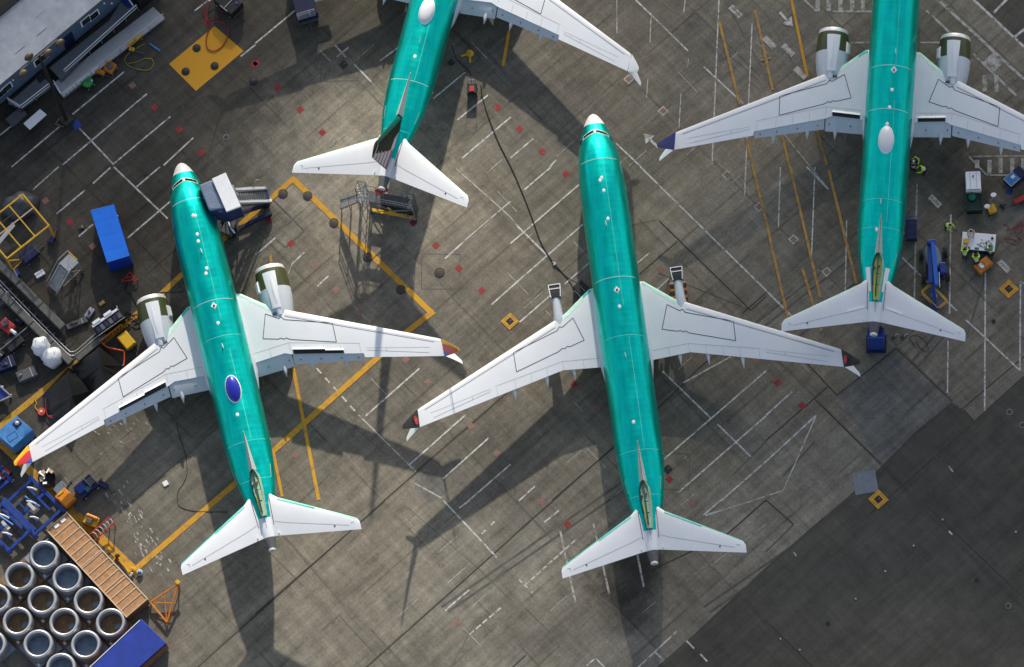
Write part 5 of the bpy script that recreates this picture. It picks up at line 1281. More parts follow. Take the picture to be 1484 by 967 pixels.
# ---- left side: steps, yellow frame, beams, bags, tarps
c = P(100, 400); a = dirpx(75, 408, 34, -26); F = frame(P(98,402), a+.12)
T = Th('maintenance_steps', 'wheeled aluminium maintenance steps left of the long blue container', 'steps', c)
T.part('platform', MB().box(F(.65,.1,1.9), (1.1,1.1,.08), a+.12), 'alu', bevel=.01)
for s in (-.45,.6): T.part('stringer', MB().bar(F(-1.6,s,.15), F(.15,s,1.9), .08, .16), 'alu')
for k in range(8): T.part('tread', MB().box(F(-1.45+k*.2,.08,.3+k*.2), (.22,.98,.04), a+.12), 'steel')
for s in (-.45,.62): T.part('handrail', MB().tube([F(-1.6,s,.9),F(.1,s,2.8),F(1.2,s,2.8),F(1.2,s,1.9)], .03, 6, smooth=0), 'alu')
for x in (.15,1.15):
    for s in (-.45,.62): T.part('leg', MB().bar(F(x,s,0), F(x,s,1.9), .08), 'alu')
T.part('brace', MB().bar(F(.15,-.45,.2), F(1.15,-.45,1.8), .06).bar(F(1.15,-.45,.2), F(.15,-.45,1.8), .06).bar(F(-.8,-.45,.4), F(1.15,-.45,.4), .07), 'alu'); T.part('chain_rail', MB().bar(F(1.2,-.45,2.8), F(1.2,.62,2.8), .04).bar(F(1.2,-.45,2.4), F(1.2,.62,2.4), .04), 'yel')
wheels(T, F, a, ((.3,-.6),(1.1,-.6),(.3,.75),(1.1,.75)), .14, .08)
# yellow overhead frame
zf = 3.2; c = P(30, 350)
T = Th('lifting_gantry', 'tall open yellow steel frame at the left edge with crossing bars', 'frame', c)
K = [P(33,282,zf), P(71,327,zf), P(10,375,zf), P(-28,330,zf)]
for i in range(4): T.part('top_beam', MB().bar(K[i], K[(i+1) % 4], .13), 'yel', bevel=.015)
for t in (.33,.66): T.part('cross_bar', MB().bar(K[0].lerp(K[3],t), K[1].lerp(K[2],t), .10), 'yel')
T.part('cross_bar', MB().bar(K[0].lerp(K[1],.42), K[3].lerp(K[2],.42), .09), 'slatw')
for q in K: T.part('post', MB().bar(Vector((q.x,q.y,0)), q, .12), 'yel')
for z_ in (1.2,): 
    for i in range(4): T.part('lower_rail', MB().bar(Vector((K[i].x,K[i].y,z_)), Vector((K[(i+1)%4].x,K[(i+1)%4].y,z_)), .06), 'lampb')
T = Th('sheeted_load', 'heap under dark grey sheeting inside the yellow frame', 'sheeted load', P(33,305))
mb = MB().loft([[P(30,300)+Vector((r_*1.5*math.cos(t)+.1*math.sin(3*t+z_), r_*1.1*math.sin(t)+.15*math.cos(5*t), z_)) for t in [i*math.pi/9 for i in range(18)]] for r_, z_ in ((1.1,0),(1.0,.5),(.75,1.1),(.3,1.4))])
T.part('sheet', mb, mat('grey_sheet', (.07,.075,.085), .4, var=.4, vscale=2, bump=1), True); T.part('strap', MB().bar(P(24,305,1.0), P(40,298,1.2), .05), 'yel')
tag(MB().prism([P(-6,352,.9),P(18,322,.9),P(22,327,.9),P(-4,358,.9)], .8).build('panel', 'lgrey'), 'pale grey panel lying under the yellow frame at the left edge', 'panel')
T, F, zt = cart('navy_cart', 'dark navy cart below the tall yellow frame', 'cart', 44, 372, dirpx(44,372,10,-8), 1.6, 1.0, .4, 'navy'); T.part('strap', MB().box(F(0,0,zt+.02), (.1,1.0,.04), 0), 'bluep')
T, F, zt = cart('small_hand_truck', 'small dark hand truck with orange handles right of the yellow frame', 'hand truck', 76, 349, dirpx(76,349,4,-10), .8, .5, .2, 'navy', wr=.13); T.part('handle', MB().bar(F(.3,-.2,.3), F(.5,-.2,1.0), .05).bar(F(.3,.2,.3), F(.5,.2,1.0), .05), 'org')
T = Th('a_frame_trestle', 'yellow trestle lying at the lower corner of the yellow frame', 'trestle', P(22,388)); T.part('bar', MB().bar(P(12,378,.3), P(34,376,.3), .09), 'yel'); T.part('bar', MB().bar(P(34,376,.3), P(18,392,.2), .09), 'yel'); T.part('bar', MB().bar(P(12,378,.3), P(18,392,.2), .09), 'org')
# long beams (dock rails)
def beamthing(label, pts_, z_, wd, h, m='beam', cat='beam', name='concrete_barrier'):
    T = Th(name, label, cat, P(*pts_[0])); 
    for i in range(len(pts_)-1):
        A_, B_ = P(*pts_[i], z_), P(*pts_[i+1], z_); L = (B_-A_).length; n_ = max(1, round(L/2.4))
        for k in range(n_): T.part('barrier_block', MB().bar(A_.lerp(B_, k/n_+.004), A_.lerp(B_, (k+1)/n_-.004), wd, h), m, bevel=.03)
    return T
beamthing('row of weathered grey barrier blocks nearest the blue container, ending beside the corner rails', [(-4,380),(92,476)], .7, .60, .7)
beamthing('row of weathered grey barrier blocks left of the shiny double rails', [(-10,415),(104,527)], .7, .55, .7)
beamthing('short row of grey blocks running up right from the corner of the shiny rails', [(112,522),(155,486)], .5, .45, .5)
T = Th('guide_rails', 'pair of shiny steel rails bending in a sharp corner at the left', 'rails', P(105,510))
for d_ in (0, 1): 
    o_ = d_*5.5; pp = [(-12,394+o_*1.2),(30,438+o_*1.2),(70,479+o_*1.1),(98,507+o_),(105,510+o_),(112,507+o_),(135,487+o_*1.1),(158,468+o_*1.1)]
    T.part('rail', seg(MB(), pp, .5, .055), 'alu', True)
for k in range(12): 
    u, v = -5+k*9, 405+k*9.2; T.part('sleeper', MB().bar(P(u-4,v+3,.3), P(u+4,v-5,.3), .12, .25), 'dgrey')
for (u, v, l_, s) in ((62,506,'left of two white plastic bulk bags beside the grey barrier blocks',1.0),(78,522,'right of two white plastic bulk bags beside the grey barrier blocks',1.05)):
    T = Th('bulk_bag', l_, 'bulk bag', P(u, v), 'white bulk bags'); c = P(u, v); rnd = random.Random(u)
    rr = []
    for z_, r_ in ((0,.55),(.25,.75),(.7,.8),(1.1,.72),(1.35,.45),(1.42,.12)):
        rr.append([c+Vector((r_*s*(1+.10*math.sin(3*t+z_*4+u)+.06*math.sin(7*t+z_*9))*math.cos(t), r_*s*(1+.1*math.cos(4*t+z_*3))*math.sin(t), z_)) for t in [i*math.pi/14 for i in range(28)]])
    T.part('bag', MB().loft(rr), 'plastic', True)
    for k in range(4): t = k*1.57+.5; T.part('lifting_loop', MB().tube([c+Vector((.5*math.cos(t),.5*math.sin(t),1.3)), c+Vector((.45*math.cos(t+.2),.45*math.sin(t+.2),1.55)), c+Vector((.4*math.cos(t+.5),.4*math.sin(t+.5),1.35))], .02, 6), 'tape')
# black tarpaulin heaps
def tarp(label, pix, peaks, hgt):
    base = [P(u, v) for u, v in pix]; cc = sum(base, Vector())/len(base); T = Th('tarpaulin', label, 'tarpaulin', (cc.x, cc.y, 0), 'black tarpaulins by the left wing')
    bm_ = MB(); vs = []; fs = []; tips = [P(u, v, hgt) for u, v in peaks]; n_ = 18; m2 = len(base)
    # fan from ridge line to edge with creases
    rng_ = []
    for k in range(7):
        t = k/6; ring = []
        for i in range(m2*4):
            a_ = base[i//4].lerp(base[(i//4+1) % m2], (i % 4)/4); pk = min(tips, key=lambda q: (Vector((q.x,q.y,0))-a_).length)
            q = a_.lerp(Vector((pk.x, pk.y, 0)), t); cre = .08*math.sin(i*1.9)*math.sin(t*3.1)
            ring.append(Vector((q.x, q.y, .03+hgt*(t**1.15)+cre)))
        rng_.append(ring)
    T.part('sheet', MB().loft(rng_), 'tarp', True, auto=22)
    for q in base[::2]: T.part('eyelet', MB().cyl(q+Vector((0,0,.05)), q+Vector((0,0,.09)), .05, n=8), 'alu')
    return T
tarp('folded black tarpaulin tent nearest the left winglet, beside a yellow line', [(62,572),(100,532),(135,565),(118,610),(75,620),(66,600)], [(98,545),(104,575)], 1.9)
tarp('black tarpaulin spread between the rails and the yellow cart', [(104,532),(146,498),(178,530),(180,560),(135,575),(112,556)], [(142,506),(146,530)], 1.9)
# grey and white equipment rack by the left engine
c = P(160, 470); a = dirpx(137, 466, 34, -24); F = frame(P(160,474), a)
T = Th('equipment_rack', 'long dark equipment rack with a white top rail beside the left engine', 'rack', c)
T.part('cabinet', MB().box(F(0,0,.7), (2.5,.9,1.2), a), 'black', bevel=.03); T.part('top_rail', MB().box(F(0,.38,1.38), (2.5,.2,.14), a), 'tape', bevel=.02)
for x in (-.75,.35): T.part('top_box', MB().box(F(x,.55,1.42), (.7,.24,.2), a), 'tape', bevel=.02)
for k in range(6): T.part('drawer', MB().box(F(-1.0+k*.4,-.08,1.33), (.3,.5,.06), a), 'dgrey' if k % 2 else 'navy', bevel=.01)
T.part('post', MB().bar(F(1.25,.4,0), F(1.25,.4,2.0), .07), 'lgrey'); T.part('side_rail', MB().bar(F(-1.3,-.5,1.3), F(1.3,-.5,1.3), .05), 'steel')
T, F, zt = cart('yellow_cart', 'bright yellow box cart between the tarpaulin and the left engine', 'cart', 185, 497, dirpx(185,497,10,12), 1.5, .95, .4, 'yel'); T.part('lid', MB().box(F(0,0,zt+.03), (1.3,.85,.06), dirpx(185,497,10,12)), mat('lid_yellow', (.78,.45,.01), .4, var=.1, vscale=4), bevel=.03); T.part('knob', MB().ball(F(.62,.3,zt+.1), .1, 10, 6), 'yel', True)
a = dirpx(150, 492, 26, -20); F = frame(P(163,488), a); T = Th('yellow_fence_frame', 'rusty yellow lattice barrier behind the bright yellow cart', 'barrier', P(163,488)); lat = MB()
T.part('rail', MB().bar(F(-1.1,0,1.0), F(1.1,0,1.0), .08).bar(F(-1.1,0,.3), F(1.1,0,.3), .08), 'org')
for k in range(8): T.part('upright', MB().bar(F(-1.1+k*.31,0,.0), F(-1.1+k*.31,0,1.0), .06), 'yel')
mb = MB(); seg(mb, [(148,497),(155,503),(166,506),(176,508),(180,510),(180,522),(179,530)], [.9,.6,.5,.5,.5,.4,.4], .06)
tag(mb.build('air_hose', 'orhose'), 'bright orange hose hooked over the black tarpaulin by the left wing', 'hose')
mb = MB(); seg(mb, [(66,577),(66,590),(69,602),(76,606)], .3, .05); seg(mb, [(72,603),(84,604),(92,607)], .25, .05)
tag(mb.build('air_hose', 'redhose'), 'red hose around the lower edge of the black tarpaulin tent', 'hose')
T = Th('reel', 'small red hose reel with a white hub at the edge of the tarpaulin tent', 'hose reel', P(61,598)); c = P(61,598); T.part('drum', MB().lathe([(.001,.3),(.3,.3),(.33,.22),(.33,.1),(.28,.02)], c, 18), 'orhose', True, auto=40); T.part('hub', MB().cyl(c+Vector((0,0,.28)), c+Vector((0,0,.36)), .1), 'tape')
mb = MB(); seg(mb, [(50,579),(53,585),(51,590),(55,596)], .06, .045); tag(mb.build('chain', 'yel'), 'short yellow chain on the ground beside the red hose reel', 'chain')
# red debris/machine at left
a = .5
T, F, zt = cart('red_jack', 'red hydraulic jack cart with a white cylinder left of the barrier blocks', 'jack', 12, 476, dirpx(12,476,12,10), 1.4, .9, .35, 'red'); T.part('cylinder', MB().cyl(F(.6,-.1,.9), F(1.15,-.1,1.1), .14), 'plastic', True, auto=40); T.part('pump', MB().box(F(-.2,0,zt+.15), (.5,.4,.3), .3), 'dgrey', bevel=.03)
T, F, zt = cart('dark_trolley', 'black trolley with steel bars in the dark area left of the bulk bags', 'trolley', 22, 500, dirpx(22,500,12,-10), 1.6, 1.0, .4, 'black'); T.part('bar', MB().bar(F(-1.6,.2,zt+.1), F(1.6,.2,zt+.1), .05), 'steel')
T = Th('blue_rail_trolley', 'blue trolley frame with steel rails cut by the left edge', 'trolley', P(2,572)); T.part('side_rail', MB().bar(P(-4,556,.7), P(16,574,.7), .12), 'steel'); T.part('side_rail', MB().bar(P(-6,584,.7), P(16,574,.7), .12), 'steel'); T.part('deck', MB().prism([P(-12,556,.55),P(-2,556,.55),P(12,573,.55),P(-6,582,.55)], .4), 'bluep')
for u, v in ((2,562),(14,574)): T.part('wheel', MB().cyl(P(u,v,.15), P(u+3,v,.15), .15), 'lgrey')
# white bits and orange trestle by the container
T = Th('red_trestle', 'small orange red folding trestle at the lower end of the long blue container', 'trestle', P(186,405)); 
for q in (((176,408),(189,394)),((176,408),(199,405)),((189,394),(196,408)),((178,404),(196,400))): T.part('bar', MB().bar(P(*q[0],.35), P(*q[1],.35), .09), 'red')
for u, v in ((176,408),(199,405),(189,394)): T.part('leg', MB().bar(P(u,v,.35), P(u,v,.35)-Vector((0,0,.33)), .07), 'red')
mb = MB(); seg(mb, [(184,410),(181,417),(184,424),(190,426),(193,432),(196,438),(199,442)], .05, .05); tag(mb.build('cable', 'black'), 'thick black cable from the orange red trestle to the left engine', 'cable')
mb = MB(); seg(mb, [(209,433),(212,428),(220,425),(232,424.5),(248,423.5),(266,423)], [1.8,1.9,1.9,1.5,1.2,1.4], .06); tag(mb.build('air_hose', 'black'), 'black hose from the left engine inlet to the belly of the left airliner', 'hose')
mb = MB(); seg(mb, [(255,612),(261,635),(269,660),(271,685),(266,700),(258,712),(257,725),(262,735),(285,741),(330,742)], .03, .02); tag(mb.build('cable', 'black'), 'thin dark cable winding in the shadow below the left airliner', 'cable')
mb = MB(); rnd = random.Random(4)
for k in range(9): u, v = 186+rnd.uniform(-10,12), 464+rnd.uniform(-10,10); seg(mb, [(u,v),(u+5,v-3),(u+8,v+3),(u+2,v+6),(u-4,v+2)], .05, .025)
tag(mb.build('cable_tangle', 'black'), 'tangle of dark cables on the ground between the rack and the left engine', 'cables')
mb = MB(); seg(mb, [(210,63),(198,70),(186,78),(181,86),(186,95),(198,100),(215,102),(222,94),(220,86),(210,85),(198,90),(186,92)], .04, .035); tag(mb.build('air_hose', 'yhose'), 'yellow hose coiled in a loop in front of the metal ramp', 'hose')
mb = MB(); seg(mb, [(299,-12),(295,5),(297,22),(303,30),(313,31),(319,22),(317,6),(322,-10)], [.5,.4,.3,.3,.3,.3,.3,.5], .045); seg(mb, [(313,31),(325,34),(331,44),(328,58),(320,69),(309,74),(300,69),(299,55),(303,42),(305,34),(300,20),(304,-10)], [.3,.1,.08,.08,.08,.08,.08,.08,.08,.2,.3,.4], .045)
tag(mb.build('air_hose', 'redhose'), 'red hose looping over the yellow painted patch at the top', 'hose')
mb = MB(); mb.tube([P(310+8*math.cos(t*.52), 22+8*math.sin(t*.52), .35) for t in range(12)], .04, 7, True); tag(mb.build('hose_coil', 'black'), 'small round black hose coil above the yellow painted patch', 'hose coil')
a = dirpx(330, 8, 14, 12); T, F, zt = cart('power_unit', 'black power unit with pale edge strips at the top edge above the yellow patch', 'power unit', 333, 10, a, 2.3, 1.4, .9, 'black', wr=.22)
T.part('edge_strip', MB().bar(F(-.2,-.7,zt+.02), F(.6,-.7,zt+.02), .05).bar(F(.2,-.6,zt+.02), F(.2,.6,zt+.02), .05), 'lgrey'); T.part('blue_cap', MB().ball(F(.7,.3,zt), .16, 10, 6, .5), 'bluep', True); T.part('tail_lamp', MB().ball(P(334,27,.4), .09, 8, 6), 'lampb', True)
a = dirpx(440, 0, 6, 20); T, F, zt = cart('tow_tractor', 'dark navy tow tractor with white cowl at the top edge near the top airliner', 'tow tractor', 440, 3, a, 4.2, 1.7, .9, 'navy', wr=.36)
T.part('rear_panel', MB().box(F(1.75,-.1,zt+.05), (.6,1.5,.16), a), mat('tractor_grey', (.16,.18,.22), .5, var=.2, vscale=5), bevel=.03); T.part('slat', MB().box(F(1.75,.2,zt+.14), (.5,.06,.04), a), 'lgrey'); T.part('bonnet', MB().box(F(.4,1.6,1.4), (1.0,1.5,.3), a), 'lgrey', bevel=.1)
for x in (1.55,1.75,1.95): T.part('slat', MB().box(F(x,-.1,zt+.14), (.05,1.3,.04), a), 'dgrey')
# ---- passenger boarding stairs at the left airliner
zt = 6.0; c = P(345, 300)
T = Th('boarding_stairs', 'white roofed covered boarding stairs at the front door of the left airliner', 'boarding stairs', c)
roof = [P(a_, b_, 5.6) for a_, b_ in ((307,259),(327,250),(349,299),(328,307))]; T.part('roof', MB().prism(roof, 5.4), 'cwhite', bevel=.03)
can = [P(a_, b_, 5.35) for a_, b_ in ((288,268),(307,260),(328,302),(303,305))]; T.part('canopy', MB().prism(can, 4.6), 'canopy', bevel=.12)
T.part('side_curtain', MB().prism([q-Vector((0,0,.25)) for q in (can[0],can[1],roof[2],roof[3],can[3])], 3.2), mat('curtain_navy', (.01,.02,.10), .6, var=.4, vscale=2, bump=.6))
pf = [P(a_, b_, 3.1) for a_, b_ in ((303,275),(338,268),(352,303),(322,314))]; T.part('platform', MB().prism(pf, 2.95), 'steel', bevel=.02)
A1, A2 = P(341,275,3.5), P(386,273,.75); B1, B2 = P(346,293,3.5), P(390,292,.75)
for A_, B_ in ((A1,A2),(B1,B2)): T.part('side_panel', MB().bar(A_, B_, .22, .16), 'lgrey', bevel=.03); T.part('stringer', MB().bar(A_-Vector((0,0,.7)), B_-Vector((0,0,.45)), .10, .3), 'dgrey')
for k in range(13): t = (k+.5)/13; T.part('step', MB().bar(A1.lerp(A2,t)-Vector((0,0,.55)), B1.lerp(B2,t)-Vector((0,0,.55)), .13, .05), 'steel')
T.part('handrail', MB().tube([A1+Vector((0,0,.3)), A1.lerp(A2,.5)+Vector((0,0,.45)), A2+Vector((0,0,.45)), A2+Vector((0,0,-.5))], .03, 6, smooth=0), 'alu'); T.part('handrail', MB().tube([B1+Vector((0,0,.3)), B1.lerp(B2,.5)+Vector((0,0,.45)), B2+Vector((0,0,.45)), B2+Vector((0,0,-.5))], .03, 6, smooth=0), 'alu')
T.part('hoop', MB().tube([A1.lerp(A2,.6)+Vector((0,0,.1)), A1.lerp(A2,.72)+Vector((0,.3,1.0)), A1.lerp(A2,.92)+Vector((0,.3,1.1)), A2+Vector((0,0,.1))], .03, 6), 'steel')
ch = [P(318,310,.75), P(392,296,.75), P(392,312,.75), P(330,345,.75)]
T.part('chassis', MB().bar(P(322,318,.6), P(388,296,.6), .3, .3).bar(P(330,340,.6), P(390,310,.6), .3, .3).bar(P(322,318,.6), P(332,343,.6), .3, .3), 'navy', bevel=.03); T.part('lift_frame', MB().bar(P(325,322,.6), P(312,282,3.0), .16).bar(P(338,338,.6), P(330,300,3.0), .16).bar(P(325,322,.6), P(330,300,3.0), .10).bar(P(345,335,.6), P(340,300,3.0), .14), 'steel')
T.part('engine_box', MB().box(P(333,328,.9), (.9,1.6,.7), dirpx(333,328,10,4)), 'dgrey', bevel=.05); T.part('hose_bundle', MB().tube([P(330,318,1.3), P(334,330,1.4), P(340,338,1.1)], .06, 6), 'tape')
for u, v in ((326,322),(336,342),(385,298),(388,312)): T.part('wheel', wheel_mb(P(u,v,.35), dirpx(326,322,60,-22), .35, .25), 'tyre', True, auto=40)
T.part('light_cap', MB().box(B2+Vector((0,0,.1)), (.5,.25,.1), 0), 'tape', bevel=.03); T.part('rear_bumper', MB().bar(A2-Vector((0,0,.3)), B2-Vector((0,0,.3)), .15, .3), 'bluep')
# ---- tail dock under the striped fin airliner
c = P(560, 300); T = Th('tail_dock', 'steel work dock with side stairs under the tail of the striped fin airliner', 'work dock', c)
zp = 2.7; Aq, Bq, Cq, Dq = P(533,276,zp), P(596,288,zp), P(598,304,zp), P(535,292,zp)
T.part('deck', MB().prism([Aq,Bq,Cq,Dq], zp-.1), 'dgrey'); T.part('lower_deck', MB().prism([Vector((q.x,q.y,1.3)) for q in (Aq,Bq,Cq,Dq)], 1.2), 'black'); T.part('base_frame', MB().prism([Vector((q.x,q.y,.35)) for q in (Aq,Bq,Cq,Dq)], .2), 'yel'); 
for A_, B_ in ((Dq,Cq),(Aq,Bq)):
    for h in (.55,1.05): T.part('guard_rail', MB().bar(A_+Vector((0,0,h)), B_+Vector((0,0,h)), .05), 'alu')
    for t in (0,.2,.4,.6,.8,1): q = A_.lerp(B_,t); T.part('rail_post', MB().bar(q, q+Vector((0,0,1.05)), .05), 'alu')
for A_, B_ in ((Aq,Dq),(Bq,Cq)): T.part('guard_rail', MB().bar(A_+Vector((0,0,1.05)), B_+Vector((0,0,1.05)), .05), 'alu')
for q in (Aq,Bq,Cq,Dq): T.part('leg', MB().bar(Vector((q.x,q.y,.1)), q, .10), 'steel'); T.part('caster', MB().ball(Vector((q.x,q.y,.12)), .12, 10, 6), 'tyre', True)
for (A_, B_) in ((Aq,Dq),(Bq,Cq),(Dq,Cq),(Aq,Bq)): T.part('brace', MB().bar(Vector((A_.x,A_.y,.3)), B_-Vector((0,0,.2)), .06).bar(Vector((B_.x,B_.y,.3)), A_-Vector((0,0,.2)), .06).bar(Vector((B_.x,B_.y,.3)), Vector((A_.x,A_.y,.3)), .07), 'steel')
E1, E2 = P(518,282,zp), P(518,293,zp); T.part('landing', MB().prism([Aq,Dq,E2,E1], zp-.08), 'steel'); G1, G2 = P(494,290,1.0), P(494,303,1.0)
T.part('stairs', MB().bar(E1, G1, .08, .2).bar(E2, G2, .08, .2), 'steel')
for k in range(8): t = (k+.5)/8; T.part('tread', MB().bar(E1.lerp(G1,t), E2.lerp(G2,t), .24, .04), 'steel')
for A_, B_, D2 in ((E1,G1,Aq),(E2,G2,Dq)):
    for h in (.5,1.0): T.part('handrail', MB().bar(A_+Vector((0,0,h)), B_+Vector((0,0,h)), .055).bar(A_+Vector((0,0,h)), D2+Vector((0,0,h)), .055), 'alu')
    for t in (0,.5,1): q = A_.lerp(B_,t); T.part('rail_post', MB().bar(q, q+Vector((0,0,1.0)), .05), 'alu'); T.part('leg', MB().bar(Vector((q.x,q.y,.05)), q, .07), 'steel')
# lattice tower left of the cone
mb = MB(); K2 = [P(521,262,z_) for z_ in (0,)]; 
tb = [P(522,300), P(533,303), P(537,291), P(526,288)]
for q in tb: mb.bar(q, q+Vector((0,0,4.2)), .06)
for z_ in [k*.6 for k in range(8)]:
    for i in range(4): mb.bar(tb[i]+Vector((0,0,z_)), tb[(i+1)%4]+Vector((0,0,min(4.2,z_+.6))), .035)
T.part('lattice_tower', mb, 'steel')
mb = MB(); tb = [P(592,318), P(603,316), P(606,306), P(596,306)]
for q in tb: mb.bar(q, q+Vector((0,0,3.9)), .06)
for z_ in [k*.6 for k in range(7)]:
    for i in range(4): mb.bar(tb[i]+Vector((0,0,z_)), tb[(i+1)%4]+Vector((0,0,z_+.6)), .035)
T.part('lattice_tower', mb, 'dgrey'); T.part('yellow_beam', MB().bar(P(545,298,1.2), P(595,310,1.2), .12).bar(P(560,300,1.0), P(566,304,1.8), .1), 'yel')
T.part('tail_pad', MB().box(P(553,276,4.3), (1.0,.5,.25), .2), 'red', bevel=.05); T.part('pad_stem', MB().bar(P(553,276,4.3), P(553,276,4.3)-Vector((0,0,1.5)), .12), 'steel')
# ---- more equipment packed along the left edge
rnd = random.Random(21)
for (u, v, L_, W_2, H_, m_, nm, lab, cat_) in (
 (8,436,1.2,.8,.5,'dgrey','tool_cabinet','dark grey tool cabinet at the left edge beside the grey barrier blocks','cabinet'),
 (34,462,1.3,.7,.4,'black','battery_cart','black battery cart between the red jack and the double rails','cart'),
 (40,545,1.6,.9,.5,'dgrey','parts_crate','dark grey parts crate below the two white bulk bags','crate'),
 (10,530,1.5,1.0,.6,'navy','parts_crate','navy parts crate at the left edge below the black trolley','crate'),
 (112,470,1.8,.5,.25,'dgrey','ground_board','flat dark board inside the corner of the shiny rails','board'),
 (130,455,.9,.5,.2,'steel','ground_board','small steel coloured board inside the corner of the shiny rails','board'),
 (118,330,.4,.3,.1,'lampb','small_block','tiny bronze block on the apron left of the long blue container','block'),
 (20,400,1.0,.6,.35,'bluep','blue_locker','small blue locker under the corner of the lifting gantry','locker'),
 (58,398,.8,.5,.15,'plastic','folded_sheet','folded white sheet between the gantry and the barrier blocks','sheet'),
 (148,440,.5,.3,.1,'yel','yellow_wedge','small yellow wedge on the ground left of the equipment rack','wedge'),
 (205,528,1.4,.4,.35,'dgrey','steel_ramp','dark steel ramp beside the bright yellow box cart','ramp'),
 (-2,520,1.0,.8,.8,'black','waste_bin','black waste bin cut by the left edge of the picture','bin'),
 (8,690,.9,.7,.5,'black','waste_bin','black bin with a red lid at the left edge beside the blue engine stands','bin')):
    c = P(u, v); a = R(29.3)+rnd.uniform(-.4,.4); F = frame(c, a); T = Th(nm, lab, cat_, c)
    T.part('body', MB().box(F(0,0,H_/2+.03), (L_,W_2,H_), a), m_, bevel=.02); T.part('lid', MB().box(F(0,0,H_+.05), (L_*.96,W_2*.9,.04), a), 'red' if 'red lid' in lab else m_, bevel=.01)
    T.part('strap', MB().box(F(L_*.25,0,H_+.075), (.05,W_2*.95,.012), a), 'lgrey')
    if L_ > .8:
        for k in range(3): T.part('fitting', MB().box(F(rnd.uniform(-L_*.4,L_*.1), rnd.uniform(-W_2*.3,W_2*.3), H_+.12), (rnd.uniform(.1,.3), rnd.uniform(.08,.2), .12), a+rnd.uniform(-.5,.5)), rnd.choice(['steel','dgrey','bluep','lampb']), bevel=.01)

rnd = random.Random(8); mb = MB()
for k in range(70):
    t = rnd.random(); u = 165+t*65+rnd.gauss(0, 9); v = 700+t*120+rnd.gauss(0, 9); l_ = rnd.uniform(1.5, 7)
    mb.strip(P(u, v), P(u+l_*.55, v+l_), rnd.uniform(.04, .12), .006+k*.0002)
for k in range(34):
    u = rnd.uniform(120, 225); v = 640-.15*u+rnd.gauss(0, 22); l_ = rnd.uniform(1.5, 5); mb.strip(P(u, v), P(u+l_, v+l_*.7), rnd.uniform(.04, .10), .022+k*.0002)
struct(flat_up(mb.build('scuff_marks', 'wfaint')))
# faint tyre tracks and scratches across the concrete
mb = MB()
for k in range(60):
    u = rnd.uniform(450, 1300); v = rnd.uniform(60, 930)
    if u > 1000 and v > 560: continue
    d = rnd.choice([(1,-.88),(.95,1.0)]); l_ = rnd.uniform(6, 34); mb.strip(P(u, v), P(u+d[0]*l_, v+d[1]*l_), rnd.uniform(.03, .06), .0022+k*.00002)
struct(flat_up(mb.build('scratches', 'wfaint')))
mb = MB()
for (a_, b_) in (((960,575),(1310,300)),((1150,480),(1240,410)),((640,880),(900,700)),((690,60),(760,140)),((1290,560),(1360,480)),((1020,880),(1180,770))):
    for o_ in (0, 9): mb.strip(P(a_[0]+o_, a_[1]+o_*.8), P(b_[0]+o_, b_[1]+o_*.8), .20, .0018+o_*.00002)
struct(flat_up(mb.build('tyre_tracks', 'crease')))
for i, (u, v) in enumerate(((1240,868),(1283,828),(1324,791),(1366,753),(1159,942),(1472,771),(1131,926))):
    T = Th('pavement_stud', ['pale stud nearest the dark drain spot on the lower right asphalt','second pale stud of the diagonal row on the lower right asphalt','third pale stud of the diagonal row on the lower right asphalt','pale stud on the long asphalt joint at the right','pale stud lowest in the picture on the asphalt','pale stud nearest the right edge of the picture','faint pale stud beside the lower asphalt joint'][i], 'stud', P(u, v), 'pale studs in the asphalt'); c = P(u, v)
    T.part('cap', MB().lathe([(.001,.04),(.06,.035),(.08,.01)], c, 12), 'lgrey', True); T.part('collar', MB().lathe([(.08,.008),(.10,.02),(.14,.02),(.15,.006)], c, 14), 'iron', True)
# ------------------------------------------------------------------ site office, ramp and light mast (upper left)
def e2(p, q, t): return p.lerp(q, t)
zr = 4.3
R0, R1 = P(-60,171,zr), P(200,-46,zr); ax = (R1-R0).normalized(); nx = Vector((-ax.y, ax.x, 0)); 
if nx.y < 0: nx = -nx
Wr = 4.55
T = Th('site_office', 'long low site office with flat white roof and blue grey wall at the upper left', 'building', (P(60,90).x, P(60,90).y, 0))
T.part('wall', MB().prism([R0-nx*(-.12), R1-nx*(-.12), R1+nx*Wr, R0+nx*Wr], .55, zr-.12), 'wallb')
rf_ = T.part('roof', MB().prism([R0-nx*.12, R1-nx*.12, R1+nx*(Wr+.1), R0+nx*(Wr+.1)], zr-.10, zr), 'roofw', bevel=.02)
T.part('roof_edge', MB().bar(R0-nx*.13+Vector((0,0,-.05)), R1-nx*.13+Vector((0,0,-.05)), .05, .16), 'dgrey')
T.part('parapet', MB().bar(R0+nx*(Wr+.15)+Vector((0,0,.05)), R1+nx*(Wr+.15)+Vector((0,0,.05)), .5, .3), 'black')
Lr = (R1-R0).length
for k in range(1, int(Lr/2.3)):
    for j in range(3):
        if (k*3+j*5) % 4 < 2: q = R0+ax*(k*2.3+j*.7)+nx*(1.1+j*1.3); T.part('roof_seam', MB().bar(q+Vector((0,0,.012)), q+ax*(1.0+.4*(j))+Vector((0,0,.012)), .035, .016), 'lgrey' if j else 'dgrey')
T.part('skirting', MB().prism([R0+nx*.25, R1+nx*.25, R1+nx*(Wr-.2), R0+nx*(Wr-.2)], 0, .54), 'black')
